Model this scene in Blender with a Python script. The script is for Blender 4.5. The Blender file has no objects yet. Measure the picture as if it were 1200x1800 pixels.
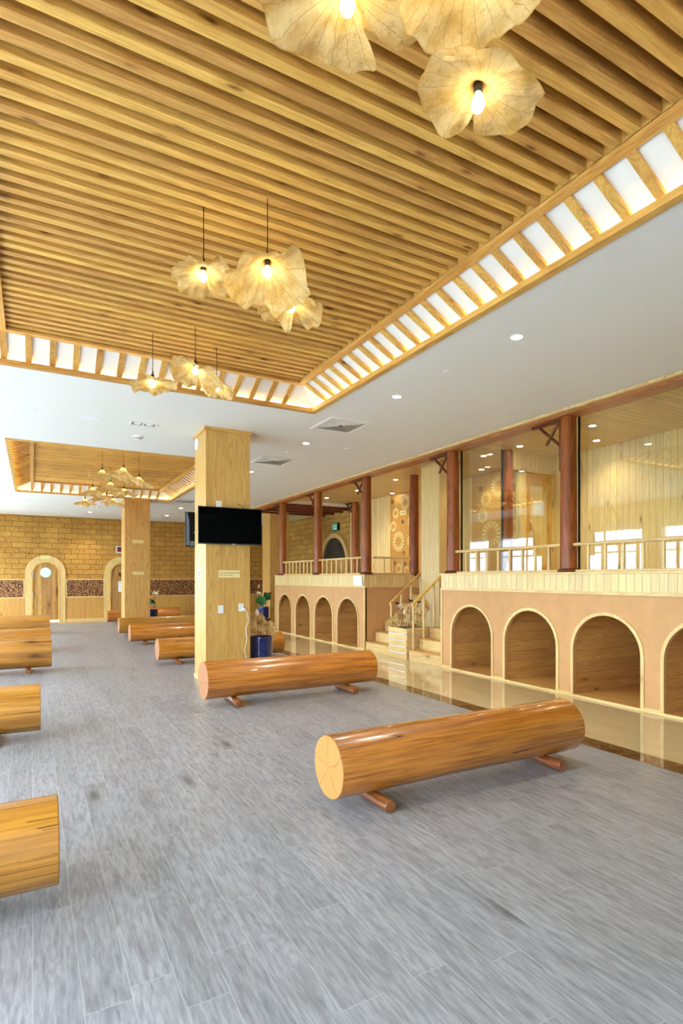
import bpy, bmesh, math, random
from mathutils import Vector, Matrix, noise
random.seed(7)
PI = math.pi
C = bpy.context.scene.collection
sc = bpy.context.scene

# ------------------------------------------------------------------ materials
def lin(c):
    c = c / 255.0
    return c / 12.92 if c <= 0.04045 else ((c + 0.055) / 1.055) ** 2.4
def rgb(r, g, b): return (lin(r), lin(g), lin(b), 1.0)

class G:
    """small helper round a node tree"""
    def __init__(s, name):
        s.m = bpy.data.materials.new(name); s.m.use_nodes = True
        s.t = s.m.node_tree; s.n = s.t.nodes; s.n.clear()
        s.out = s.n.new('ShaderNodeOutputMaterial')
    def add(s, typ, props=None, **inp):
        n = s.n.new('ShaderNode' + typ)
        for k, v in (props or {}).items(): setattr(n, k, v)
        for k, v in inp.items():
            s.set(n, k, v)
        return n
    def set(s, n, k, v):
        k = k.replace('_', ' ')
        sock = n.inputs[int(k[1:])] if k[0] == 'i' and k[1:].isdigit() else n.inputs[k]
        if isinstance(v, bpy.types.NodeSocket): s.t.links.new(v, sock)
        elif isinstance(v, bpy.types.Node): s.t.links.new(v.outputs[0], sock)
        else: sock.default_value = v
    def math(s, op, a, b=0.0, c=None):
        n = s.add('Math', {'operation': op}, i0=a, i1=b)
        if c is not None: s.set(n, 'i2', c)
        return n.outputs[0]
    def vmath(s, op, a, b=(0, 0, 0)):
        return s.add('VectorMath', {'operation': op}, i0=a, i1=b).outputs[0]
    def mix(s, f, a, b, blend='MIX'):
        n = s.add('Mix', {'data_type': 'RGBA', 'blend_type': blend})
        s.set(n, 'i0', f); s.set(n, 'i6', a); s.set(n, 'i7', b)
        return n.outputs[2]
    def ramp(s, f, p0, p1, c0=(0, 0, 0, 1), c1=(1, 1, 1, 1)):
        n = s.add('ValToRGB', None, Fac=f)
        e = n.color_ramp.elements
        e[0].position = p0; e[0].color = c0; e[1].position = p1; e[1].color = c1
        return n.outputs[0]
    def bsdf(s, color, rough=0.5, metal=0.0, coat=0.0, normal=None, spec=0.5, **k):
        b = s.add('BsdfPrincipled')
        s.set(b, 'Base_Color', color); s.set(b, 'Roughness', rough); s.set(b, 'Metallic', metal)
        s.set(b, 'Coat_Weight', coat); s.set(b, 'Coat_Roughness', 0.06); s.set(b, 'Specular_IOR_Level', spec)
        if normal is not None: s.set(b, 'Normal', normal)
        for kk, v in k.items(): s.set(b, kk, v)
        s.t.links.new(b.outputs[0], s.out.inputs[0])
        return b

def plain(name, col, rough=0.5, metal=0.0, coat=0.0, noise_amt=0.04, scale=8.0, bump=0.0, **k):
    g = G(name)
    tc = g.add('TexCoord').outputs['Object']
    nz = g.add('TexNoise', None, Vector=tc, Scale=scale, Detail=4.0).outputs[0]
    d = tuple(c * (1 - noise_amt * 3) for c in col[:3]) + (1,)
    c = g.mix(nz, d, tuple(min(1, c * (1 + noise_amt)) for c in col[:3]) + (1,))
    nm = None
    if bump: nm = g.add('Bump', None, Height=nz, Strength=bump, Distance=0.01).outputs[0]
    g.bsdf(c, rough, metal, coat, nm, **k)
    return g.m

def emit(name, col, strength):
    g = G(name)
    e = g.add('Emission', None, Color=col, Strength=strength)
    g.t.links.new(e.outputs[0], g.out.inputs[0]); return g.m

AX = {'X': 0, 'Y': 1, 'Z': 2}
def wood(name, light, dark, axis='X', s=1.0, contour=0.5, streak=0.5, knots=0.5, rough=0.45, coat=0.0,
         plank=None, seam=(0.25, 0.8), var=0.2, knotcol=None, bump=0.05, cracks=0.0, sw=0.0022, f1=95.0, f3=13.0, fr_=95.0, kscale=5.0, spec=0.5, stretch=0.07):
    """long-grained timber. plank=(axis across, width, axis along, length or None); seam=(value factor, strength)"""
    g = G(name)
    P = g.add('TexCoord').outputs['Object']
    rnd = g.add('ObjectInfo').outputs['Random']
    sep = g.add('SeparateXYZ', None, Vector=P)
    seamf = None
    if plank:
        a, w, al, L = plank
        q = g.math('DIVIDE', sep.outputs[AX[a]], w)
        idn = g.math('FLOOR', q); fr = g.math('FRACT', q)
        r1 = g.add('TexWhiteNoise', {'noise_dimensions': '1D'}, W=g.math('ADD', idn, g.math('MULTIPLY', rnd, 91.7))).outputs[0]
        edge = g.math('MULTIPLY', g.math('MINIMUM', fr, g.math('SUBTRACT', 1.0, fr)), w)
        if L:
            l = g.math('ADD', g.math('DIVIDE', sep.outputs[AX[al]], L), g.math('MULTIPLY', r1, 7.31))
            id2 = g.math('FLOOR', l); f2 = g.math('FRACT', l)
            e2 = g.math('MULTIPLY', g.math('MINIMUM', f2, g.math('SUBTRACT', 1.0, f2)), L)
            edge = g.math('MINIMUM', edge, e2)
            r1 = g.add('TexWhiteNoise', {'noise_dimensions': '2D'}, Vector=g.add('CombineXYZ', None, X=idn, Y=id2).outputs[0]).outputs[0]
        seamf = g.math('MINIMUM', g.math('MAXIMUM', g.math('SUBTRACT', 2.0, g.math('MULTIPLY', g.math('DIVIDE', edge, sw), 2.0)), 0.0), 1.0)
        R = r1
    else:
        R = rnd
    off = g.add('CombineXYZ', None, X=g.math('MULTIPLY', R, 37.3), Y=g.math('MULTIPLY', R, 19.7), Z=g.math('MULTIPLY', R, 53.1)).outputs[0]
    Q = g.vmath('ADD', P, off)
    v = [1.0, 1.0, 1.0]; v[AX[axis]] = stretch
    S = g.vmath('MULTIPLY', Q, tuple(v))
    n1 = g.add('TexNoise', None, Vector=S, Scale=f1 * s, Detail=3.0, Roughness=0.6).outputs[0]
    n2 = g.add('TexNoise', None, Vector=S, Scale=5.5 * s, Detail=1.5, Roughness=0.45, Distortion=0.25).outputs[0]
    n3 = g.add('TexNoise', None, Vector=S, Scale=f3 * s, Detail=3.0, Roughness=0.6).outputs[0]
    ring = g.math('MULTIPLY_ADD', g.math('SINE', g.math('MULTIPLY', n2, fr_)), 0.5, 0.5)
    ring = g.math('POWER', ring, 2.5)
    col = g.mix(g.math('MULTIPLY', ring, contour), light, dark)
    col = g.mix(g.math('MULTIPLY', g.ramp(n1, 0.45, 0.75), streak), col, dark)
    col = g.mix(g.math('MULTIPLY', g.ramp(n3, 0.42, 0.7), streak * 0.8), col, dark)
    kc = knotcol or tuple(c * 0.35 for c in dark[:3]) + (1,)
    hgt = n1
    if knots > 0:
        v = [kscale, kscale, kscale]; v[AX[axis]] = kscale * 0.32
        K = g.vmath('MULTIPLY', Q, tuple(v))
        K = g.vmath('ADD', K, g.vmath('MULTIPLY', g.add('TexNoise', None, Vector=Q, Scale=16.0).outputs[1], (0.12, 0.12, 0.12)))
        vo = g.add('TexVoronoi', None, Vector=K, Scale=1.0)
        cellr = g.add('SeparateXYZ', None, Vector=vo.outputs['Color']).outputs[0]
        on = g.math('GREATER_THAN', cellr, 1.0 - knots * 0.6)
        k = g.math('MULTIPLY', g.ramp(vo.outputs['Distance'], 0.05, 0.17, (1, 1, 1, 1), (0, 0, 0, 1)), on)
        halo = g.math('MULTIPLY', g.ramp(vo.outputs['Distance'], 0.1, 0.42, (1, 1, 1, 1), (0, 0, 0, 1)), on)
        col = g.mix(g.math('MULTIPLY', halo, 0.4), col, dark)
        col = g.mix(g.math('MULTIPLY', k, 0.85), col, kc)
    if cracks > 0:
        n4 = g.add('TexNoise', None, Vector=g.vmath('MULTIPLY', S, (0.45, 1, 1) if axis == 'X' else (1, 1, 0.45)), Scale=7.0, Detail=2.0, Distortion=0.3).outputs[0]
        cr = g.math('LESS_THAN', g.math('ABSOLUTE', g.math('SUBTRACT', n4, 0.5)), 0.0035)
        n5 = g.add('TexNoise', None, Vector=Q, Scale=2.1, Detail=1.0).outputs[0]
        cr = g.math('MULTIPLY', cr, g.math('GREATER_THAN', n5, 0.47))
        col = g.mix(g.math('MULTIPLY', cr, cracks), col, kc)
    vv = g.math('MULTIPLY_ADD', R, var, 1.0 - var * 0.55)
    col = g.add('HueSaturation', None, Value=vv, Color=col, Hue=g.math('MULTIPLY_ADD', R, 0.012, 0.494)).outputs[0]
    if seamf is not None:
        sv = seam[0]
        col = g.mix(g.math('MULTIPLY', seamf, seam[1]), col, g.mix(1.0, col, (sv, sv, sv, 1), 'MULTIPLY') if sv <= 1 else
                    g.mix(0.6, col, (0.75, 0.74, 0.70, 1)))
        hgt = g.math('SUBTRACT', hgt, g.math('MULTIPLY', seamf, 3.0 if sv <= 1 else 0.5))
    nm = g.add('Bump', None, Height=hgt, Strength=bump * 4, Distance=0.004).outputs[0] if bump else None
    g.bsdf(col, rough, 0.0, coat, nm, spec=spec)
    return g.m

M = {}
pine_l, pine_d = rgb(230, 202, 138), rgb(196, 148, 78)
honey_l, honey_d = rgb(228, 182, 98), rgb(172, 112, 42)
for ax in 'XYZ':
    M['pine' + ax] = wood('pine_' + ax, pine_l, pine_d, ax, contour=0.35, streak=0.35, knots=0.35, rough=0.4, var=0.12, kscale=6)
    M['honey' + ax] = wood('honey_' + ax, honey_l, honey_d, ax, contour=0.35, streak=0.5, knots=1.2, rough=0.42, var=0.3, kscale=8.5, knotcol=rgb(84, 44, 18))
M['plank_fascia_Y'] = wood('pine_boards_Y', rgb(232, 210, 150), rgb(204, 164, 94), 'Z', contour=0.3, streak=0.3, knots=0.15, plank=('Y', 0.105, 'Z', None), var=0.14, sw=0.0045, seam=(0.42, 0.85), rough=0.4)
M['plank_fascia_X'] = wood('pine_boards_X', rgb(238, 208, 144), rgb(208, 160, 90), 'Z', contour=0.3, streak=0.3, knots=0.15, plank=('X', 0.105, 'Z', None), var=0.16, sw=0.0045, seam=(0.42, 0.85), rough=0.4)
M['wallplank_Y'] = wood('pine_wall_boards_Y', rgb(236, 214, 156), rgb(206, 166, 96), 'Z', contour=0.35, streak=0.3, knots=0.55, plank=('Y', 0.12, 'Z', None), var=0.1, sw=0.0045, seam=(0.42, 0.85), rough=0.42, kscale=7)
M['wallplank_X'] = wood('pine_wall_boards_X', rgb(236, 214, 156), rgb(206, 166, 96), 'Z', contour=0.35, streak=0.3, knots=0.55, plank=('X', 0.12, 'Z', None), var=0.1, sw=0.0045, seam=(0.42, 0.85), rough=0.42, kscale=7)
M['ceilplank'] = wood('pine_ceiling_boards', rgb(222, 196, 136), rgb(190, 154, 92), 'X', contour=0.3, streak=0.35, knots=0.2, plank=('Y', 0.11, 'X', None), var=0.14, sw=0.006, seam=(0.3, 0.85), rough=0.3)
M['niche'] = wood('niche_boards', rgb(222, 172, 100), rgb(176, 116, 50), 'X', contour=0.35, streak=0.4, knots=0.45, plank=('Z', 0.15, 'X', None), var=0.14, sw=0.004, rough=0.4, seam=(0.45, 0.6), kscale=7)
M['nichefloor'] = wood('niche_floor_boards', rgb(222, 170, 98), rgb(180, 120, 54), 'Y', contour=0.35, streak=0.4, knots=0.3, plank=('X', 0.3, 'Y', None), var=0.14, rough=0.35, seam=(0.45, 0.6))
M['veneer'] = wood('oak_veneer', rgb(216, 172, 98), rgb(178, 126, 58), 'Z', contour=0.5, streak=0.55, knots=0, rough=0.4, var=0.03, bump=0.02, s=1.2)
M['veneer_pale'] = wood('pale_oak_veneer', rgb(220, 192, 128), rgb(192, 154, 84), 'Z', contour=0.35, streak=0.5, knots=0, rough=0.4, var=0.03, bump=0.02, s=1.3)
M['veneer_dark'] = wood('mid_oak_veneer', rgb(206, 160, 84), rgb(172, 122, 52), 'Z', contour=0.3, streak=0.5, knots=0, rough=0.4, var=0.03, bump=0.02, s=1.4)
M['door'] = wood('weathered_door_boards', rgb(196, 148, 78), rgb(128, 84, 36), 'Z', contour=0.45, streak=0.55, knots=0.15, sw=0.006, rough=0.5, plank=('X', 0.155, 'Z', None), var=0.4, seam=(0.35, 0.8))
M['log'] = wood('varnished_log', rgb(212, 136, 42), rgb(118, 58, 12), 'X', contour=0.1, streak=0.75, knots=0.3, f1=55.0, rough=0.24, coat=0.9, var=0.16, cracks=0.9, kscale=3.6, s=0.9, bump=0.12, stretch=0.045)
M['logpale'] = wood('pale_varnished_log', rgb(200, 138, 50), rgb(124, 68, 18), 'X', contour=0.14, streak=0.7, knots=0.25, f1=55.0, rough=0.3, coat=0.5, var=0.12, cracks=0.95, kscale=3.2, s=0.8, bump=0.12, stretch=0.045)
M['foot'] = wood('red_varnished_log_foot', rgb(158, 92, 44), rgb(96, 50, 20), 'Y', contour=0.3, streak=0.5, knots=0, rough=0.3, coat=0.5, var=0.15)
M['post'] = wood('red_lacquered_timber', rgb(164, 84, 26), rgb(84, 34, 8), 'Z', contour=0.5, streak=0.5, knots=0.25, rough=0.42, spec=0.35, coat=0.08, var=0.2, s=0.9, kscale=3)
M['beam'] = wood('red_stained_beam', rgb(178, 108, 60), rgb(124, 66, 32), 'Y', contour=0.4, streak=0.5, knots=0.2, rough=0.4, var=0.1)
M['bracket'] = wood('dark_bracket_timber', rgb(112, 54, 24), rgb(66, 28, 12), 'Z', contour=0.4, streak=0.4, knots=0, rough=0.45, coat=0.05, spec=0.3, var=0.15)
M['joist'] = wood('dark_joist_timber', rgb(120, 56, 34), rgb(76, 30, 16), 'X', contour=0.4, streak=0.4, knots=0, rough=0.4, var=0.15)
M['floor'] = wood('grey_vinyl_planks', rgb(160, 160, 162), rgb(96, 95, 97), 'Y', contour=0.2, streak=0.62, knots=0.2, rough=0.34, plank=('X', 0.167, 'Y', 1.22),
                  seam=(1.3, 0.36), sw=0.003, f1=70.0, f3=34.0, fr_=150.0, var=0.17, knotcol=rgb(88, 84, 83), kscale=3.6, bump=0.03, s=1.0, stretch=0.13)
M['white'] = plain('white_ceiling_paint', rgb(236, 236, 232), 0.75, noise_amt=0.006)
M['cove_white'] = plain('cove_white_board', rgb(240, 240, 236), 0.6, noise_amt=0.006)
M['plaster'] = plain('apricot_plaster', rgb(210, 160, 104), 0.65, noise_amt=0.07, scale=5, bump=0.15)
M['whiteplastic'] = plain('white_plastic', rgb(238, 238, 236), 0.3, noise_amt=0.01)
M['slotdark'] = plain('dark_slot', rgb(60, 60, 60), 0.5)
M['throat'] = plain('dark_duct', rgb(70, 70, 66), 0.7)
M['black'] = plain('black_plastic', rgb(18, 18, 18), 0.35)
M['screen'] = plain('black_screen', rgb(2, 3, 4), 0.1, spec=0.08, noise_amt=0)
M['tvback'] = plain('dark_tv_back', rgb(28, 26, 24), 0.8, spec=0.1)
M['tvbackblue'] = plain('blue_grey_tv_back', rgb(96, 106, 122), 0.4)
M['chrome'] = plain('brushed_steel', rgb(200, 200, 198), 0.25, metal=0.9)
M['silver'] = plain('silver_strip', rgb(214, 214, 212), 0.3, metal=0.4)
M['bluepot'] = plain('cobalt_glaze', rgb(22, 44, 110), 0.1, coat=0.9, noise_amt=0.15, scale=14)
M['soil'] = plain('dark_soil', rgb(40, 28, 18), 0.9, bump=0.5, scale=60)
M['stem'] = plain('dried_stem', rgb(86, 56, 44), 0.7)
M['pod'] = plain('dried_seed_pod', rgb(44, 28, 24), 0.7, bump=0.3, scale=50)
M['petal'] = plain('cream_petal', rgb(238, 222, 188), 0.6, noise_amt=0.06)
M['peach'] = plain('peach_bud', rgb(222, 160, 104), 0.6, noise_amt=0.08)
M['greenleaf'] = plain('green_lotus_leaf', rgb(36, 110, 52), 0.5, noise_amt=0.15)
M['plaque'] = plain('cream_plaque', rgb(240, 222, 158), 0.45, noise_amt=0.01)
M['ink'] = plain('dark_ink', rgb(70, 58, 30), 0.6)
M['emblem'] = plain('olive_emblem', rgb(178, 164, 96), 0.5)
M['paper'] = plain('white_paper', rgb(238, 240, 244), 0.6, noise_amt=0.01)
M['papergrey'] = plain('printed_grey', rgb(196, 202, 212), 0.6)
M['red'] = plain('red_print', rgb(150, 30, 36), 0.5)
M['cyan'] = plain('pale_cyan_glass', rgb(176, 232, 236), 0.2, Emission_Color=rgb(176, 232, 236), Emission_Strength=0.25, noise_amt=0)
M['darkglass'] = plain('dark_door_glass', rgb(52, 56, 54), 0.08, noise_amt=0.02)
M['exitgreen'] = plain('green_exit_face', rgb(46, 120, 96), 0.3, Emission_Color=rgb(60, 170, 130), Emission_Strength=0.3)
M['wheel'] = plain('cream_wheel_inlay', rgb(238, 216, 152), 0.45)
M['wheelring'] = plain('grey_brown_disc', rgb(140, 112, 60), 0.5)
M['curtain'] = None
M['cord'] = plain('black_cord', rgb(16, 14, 20), 0.5)
M['whitecord'] = plain('white_cord', rgb(236, 226, 216), 0.4)
M['mullion'] = plain('white_window_frame', rgb(225, 228, 230), 0.4)
M['ground'] = plain('daylight_bounce_ground', rgb(226, 225, 220), 0.8)  # pale so the unseen ground throws more daylight indoors
M['hedge'] = plain('hedge_green', rgb(84, 124, 50), 0.8, noise_amt=0.25, scale=6)
M['bulb'] = emit('lit_bulb_glass', (1.0, 0.82, 0.46, 1), 20.0)
M['downlight'] = emit('downlight_lamp', (1.0, 0.97, 0.9, 1), 30.0)
M['led'] = emit('warm_led_strip', (1.0, 0.74, 0.30, 1), 13.0)

def mat_tile():
    g = G('polished_beige_tile')
    P = g.add('TexCoord').outputs['Object']
    sep = g.add('SeparateXYZ', None, Vector=P)
    def grid(v, w, o):
        f = g.math('FRACT', g.math('DIVIDE', g.math('ADD', v, o), w))
        return g.math('MULTIPLY', g.math('MINIMUM', f, g.math('SUBTRACT', 1.0, f)), w)
    e = g.math('MINIMUM', grid(sep.outputs[0], 0.8, -0.05 + 0.0), grid(sep.outputs[1], 0.8, 0.1))
    j = g.math('LESS_THAN', e, 0.0014)
    n = g.add('TexNoise', None, Vector=g.vmath('MULTIPLY', P, (1.0, 0.35, 1.0)), Scale=5.0, Detail=5.0, Distortion=0.6).outputs[0]
    c = g.mix(n, rgb(196, 172, 124), rgb(214, 194, 150))
    c = g.mix(g.math('MULTIPLY', j, 0.6), c, rgb(226, 212, 172))
    g.bsdf(c, 0.035, spec=0.75)
    return g.m
M['tile'] = mat_tile()
def mat_border():
    g = G('brown_marble')
    P = g.add('TexCoord').outputs['Object']
    n = g.add('TexNoise', None, Vector=P, Scale=7.0, Detail=6.0, Distortion=1.4).outputs[0]
    c = g.mix(g.ramp(n, 0.35, 0.7), rgb(84, 56, 30), rgb(132, 98, 54))
    v = g.math('LESS_THAN', g.math('ABSOLUTE', g.math('SUBTRACT', n, 0.52)), 0.006)
    c = g.mix(g.math('MULTIPLY', v, 0.5), c, rgb(196, 170, 120))
    y = g.add('SeparateXYZ', None, Vector=P).outputs[1]
    f = g.math('FRACT', g.math('DIVIDE', g.math('ADD', y, 0.15), 0.8))
    c = g.mix(g.math('MULTIPLY', g.math('LESS_THAN', f, 0.004), 0.7), c, rgb(190, 170, 120))
    g.bsdf(c, 0.05, spec=0.6)
    return g.m
M['border'] = mat_border()
def mat_brick(name, a, light, dark):
    g = G(name)
    P = g.add('TexCoord').outputs['Object']
    sep = g.add('SeparateXYZ', None, Vector=P)
    nd = g.add('TexNoise', None, Vector=P, Scale=4.0, Detail=2.0).outputs[0]
    wob = g.math('MULTIPLY_ADD', nd, 0.06, -0.03)
    V = g.add('CombineXYZ', None, X=g.math('ADD', sep.outputs[AX[a]], wob), Y=g.math('ADD', sep.outputs[2], wob)).outputs[0]
    b = g.add('TexBrick', {'offset': 0.5}, Vector=V, Scale=1.0, Mortar_Size=0.009, Mortar_Smooth=0.3, Bias=0.0, Brick_Width=0.43, Row_Height=0.193)
    g.set(b, 'Color1', (0.2, 0.2, 0.2, 1)); g.set(b, 'Color2', (0.8, 0.8, 0.8, 1)); g.set(b, 'Mortar', (0.5, 0.5, 0.5, 1))
    n = g.add('TexNoise', None, Vector=P, Scale=22.0, Detail=6.0, Roughness=0.7).outputs[0]
    n2 = g.add('TexNoise', None, Vector=P, Scale=1.3, Detail=2.0).outputs[0]
    c = g.mix(g.ramp(n, 0.36, 0.66), dark, light)
    c = g.mix(g.math('MULTIPLY', g.ramp(n2, 0.5, 0.75), 0.35), c, tuple(x * 1.35 for x in light[:3]) + (1,))
    c = g.mix(0.18, c, b.outputs[0], 'OVERLAY')
    vo = g.add('TexVoronoi', None, Vector=P, Scale=42.0).outputs[0]
    c = g.mix(g.math('MULTIPLY', g.math('LESS_THAN', vo, 0.2), g.ramp(n2, 0.4, 0.6)), c, rgb(214, 178, 96))
    c = g.mix(g.math('MULTIPLY', b.outputs[1], 0.6), c, rgb(56, 34, 12))
    h = g.math('SUBTRACT', g.math('MULTIPLY', n, 0.5), b.outputs[1])
    nm = g.add('Bump', None, Height=h, Strength=0.7, Distance=0.03).outputs[0]
    g.bsdf(c, 0.85, normal=nm, spec=0.2)
    return g.m
M['brickX'] = mat_brick('laterite_blocks_X', 'X', rgb(212, 164, 84), rgb(160, 112, 46))
M['brickY'] = mat_brick('laterite_blocks_Y', 'Y', rgb(212, 170, 92), rgb(162, 118, 54))
def mat_slices():
    g = G('log_slice_mosaic')
    P = g.add('TexCoord').outputs['Object']
    V = g.vmath('MULTIPLY', P, (1, 0, 1))
    vo = g.add('TexVoronoi', {'voronoi_dimensions': '2D'}, Vector=g.add('CombineXYZ', None, X=g.add('SeparateXYZ', None, Vector=V).outputs[0], Y=g.add('SeparateXYZ', None, Vector=V).outputs[2]).outputs[0], Scale=19.0)
    d = vo.outputs['Distance']; cc = g.add('SeparateXYZ', None, Vector=vo.outputs['Color'])
    rings = g.math('MULTIPLY_ADD', g.math('SINE', g.math('MULTIPLY', d, 42.0)), 0.5, 0.5)
    c = g.mix(cc.outputs[0], rgb(132, 74, 36), rgb(206, 150, 84))
    c = g.mix(g.math('MULTIPLY', rings, 0.35), c, rgb(96, 50, 22))
    c = g.mix(g.ramp(d, 0.42, 0.5), c, rgb(56, 30, 14))
    g.bsdf(c, 0.5)
    return g.m
M['slices'] = mat_slices()
def mat_end(name, light, dark, red):
    g = G(name)
    P = g.add('TexCoord').outputs['Object']
    R = g.add('ObjectInfo').outputs['Random']
    sep = g.add('SeparateXYZ', None, Vector=P)
    wob = g.add('TexNoise', None, Vector=g.vmath('ADD', P, g.add('CombineXYZ', None, X=g.math('MULTIPLY', R, 9.0)).outputs[0]), Scale=5.0, Detail=3.0).outputs[0]
    rr = g.math('ADD', g.math('SQRT', g.math('ADD', g.math('MULTIPLY', sep.outputs[1], sep.outputs[1]), g.math('MULTIPLY', sep.outputs[2], sep.outputs[2]))), g.math('MULTIPLY', wob, 0.05))
    rings = g.math('MULTIPLY_ADD', g.math('SINE', g.math('MULTIPLY', rr, 420.0)), 0.5, 0.5)
    c = g.mix(g.math('MULTIPLY', rings, 0.3), light, dark)
    an = g.math('ADD', g.math('ARCTAN2', sep.outputs[2], sep.outputs[1]), g.math('ADD', g.math('MULTIPLY', R, 6.0), g.math('MULTIPLY', wob, 0.9)))
    rad = g.math('ABSOLUTE', g.math('SINE', g.math('MULTIPLY', an, 2.5)))
    line = g.math('LESS_THAN', g.math('MULTIPLY', rad, rr), 0.006)
    soft = g.math('SUBTRACT', 1.0, g.math('MINIMUM', g.math('DIVIDE', g.math('MULTIPLY', rad, rr), 0.035), 1.0))
    c = g.mix(g.math('MULTIPLY', soft, 0.35), c, red)
    c = g.mix(g.math('MULTIPLY', line, 0.5), c, red)
    nn = g.add('TexNoise', None, Vector=P, Scale=60.0, Detail=4.0).outputs[0]
    c = g.mix(g.math('MULTIPLY', g.ramp(nn, 0.5, 0.8), 0.5), c, dark)
    g.bsdf(c, 0.45)
    return g.m
M['end'] = mat_end('pale_log_end', rgb(190, 138, 68), rgb(162, 106, 46), rgb(132, 68, 30))
M['endpink'] = mat_end('pinkish_log_end', rgb(184, 124, 78), rgb(156, 96, 54), rgb(136, 78, 46))

def mat_leaf():
    g = G('dried_lotus_leaf')
    uv = g.add('UVMap').outputs[0]
    s = g.add('SeparateXYZ', None, Vector=uv)
    P = g.add('TexCoord').outputs['Object']
    R = g.add('ObjectInfo').outputs['Random']
    Q = g.vmath('ADD', P, g.add('CombineXYZ', None, X=g.math('MULTIPLY', R, 31.0), Y=g.math('MULTIPLY', R, 17.0)).outputs[0])
    nz = g.add('TexNoise', None, Vector=Q, Scale=9.0, Detail=5.0, Roughness=0.6).outputs[0]
    fine = g.add('TexNoise', None, Vector=Q, Scale=40.0, Detail=4.0, Roughness=0.7).outputs[0]
    ang = g.math('ADD', g.math('MULTIPLY', s.outputs[0], 21.0), g.math('MULTIPLY', g.math('MULTIPLY', nz, s.outputs[1]), 1.3))
    f = g.math('ABSOLUTE', g.math('SUBTRACT', g.math('FRACT', ang), 0.5))
    vein = g.math('LESS_THAN', g.math('MULTIPLY', g.math('SUBTRACT', 0.5, f), g.math('ADD', s.outputs[1], 0.12)), 0.017)
    c = g.mix(g.ramp(nz, 0.35, 0.7), rgb(216, 180, 104), rgb(248, 230, 176))
    c = g.mix(g.math('MULTIPLY', g.ramp(fine, 0.58, 0.72), 0.5), c, rgb(186, 132, 66))
    c = g.mix(g.math('MULTIPLY', vein, 0.5), c, rgb(158, 104, 44))
    core = g.ramp(s.outputs[1], 0.06, 0.22, (1, 1, 1, 1), (0, 0, 0, 1))
    c = g.mix(g.math('MULTIPLY', core, 0.8), c, rgb(150, 84, 26))
    edge = g.ramp(s.outputs[1], 0.975, 1.0)
    c = g.mix(g.math('MULTIPLY', edge, 0.5), c, rgb(190, 136, 62))
    nm = g.add('Bump', None, Height=g.math('ADD', nz, g.math('MULTIPLY', vein, 0.15)), Strength=0.7, Distance=0.02).outputs[0]
    d = g.add('BsdfDiffuse', None, Color=c, Normal=nm); t = g.add('BsdfTranslucent', None, Color=c, Normal=nm)
    mx = g.add('MixShader', None, Fac=0.5)
    g.t.links.new(d.outputs[0], mx.inputs[1]); g.t.links.new(t.outputs[0], mx.inputs[2])
    g.t.links.new(mx.outputs[0], g.out.inputs[0])
    return g.m
M['leaf'] = mat_leaf()
def mat_sheer():
    g = G('sheer_curtain')
    d = g.add('BsdfDiffuse', None, Color=(0.85, 0.86, 0.88, 1)); t = g.add('BsdfTranslucent', None, Color=(0.85, 0.86, 0.88, 1))
    a = g.add('MixShader', None, Fac=0.5); g.t.links.new(d.outputs[0], a.inputs[1]); g.t.links.new(t.outputs[0], a.inputs[2])
    tr = g.add('BsdfTransparent'); b = g.add('MixShader', None, Fac=0.6)
    g.t.links.new(tr.outputs[0], b.inputs[1]); g.t.links.new(a.outputs[0], b.inputs[2])
    g.t.links.new(b.outputs[0], g.out.inputs[0]); return g.m
M['curtain'] = mat_sheer()
def mat_glass(name, tint, rough=0.0):
    g = G(name)
    bf = g.add('NewGeometry').outputs['Backfacing']          # same reflectance from both sides of the thin pane
    fr = g.add('Fresnel', None, IOR=g.math('MULTIPLY_ADD', bf, 1 / 1.5 - 1.5, 1.5))
    tr = g.add('BsdfTransparent', None, Color=tint); gl = g.add('BsdfGlossy', None, Color=(1, 1, 1, 1), Roughness=rough)
    mx = g.add('MixShader', None, Fac=g.math('MULTIPLY', fr.outputs[0], 1.05))
    g.t.links.new(tr.outputs[0], mx.inputs[1]); g.t.links.new(gl.outputs[0], mx.inputs[2])
    g.t.links.new(mx.outputs[0], g.out.inputs[0]); return g.m
M['glass'] = mat_glass('clear_pane', (0.93, 0.94, 0.90, 1))
M['winglass'] = mat_glass('window_pane', (0.98, 0.99, 1, 1))

# ------------------------------------------------------------------ mesh helpers
def bm_(): return bmesh.new()
def box(bm, x0, x1, y0, y1, z0, z1):
    vs = [bm.verts.new(p) for p in ((x0, y0, z0), (x1, y0, z0), (x1, y1, z0), (x0, y1, z0), (x0, y0, z1), (x1, y0, z1), (x1, y1, z1), (x0, y1, z1))]
    for f in ((0, 3, 2, 1), (4, 5, 6, 7), (0, 1, 5, 4), (1, 2, 6, 5), (2, 3, 7, 6), (3, 0, 4, 7)):
        bm.faces.new([vs[i] for i in f])
    return bm
def prism(bm, pts, a, b, axis='Y'):
    """closed 2-D outline extruded from a to b along axis"""
    def P(p, t):
        return {'X': (t, p[0], p[1]), 'Y': (p[0], t, p[1]), 'Z': (p[0], p[1], t)}[axis]
    A = [bm.verts.new(P(p, a)) for p in pts]; B = [bm.verts.new(P(p, b)) for p in pts]
    n = len(pts)
    bm.faces.new(A[::-1]); bm.faces.new(B)
    for i in range(n): bm.faces.new((A[i], A[(i + 1) % n], B[(i + 1) % n], B[i]))
    return bm
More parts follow.
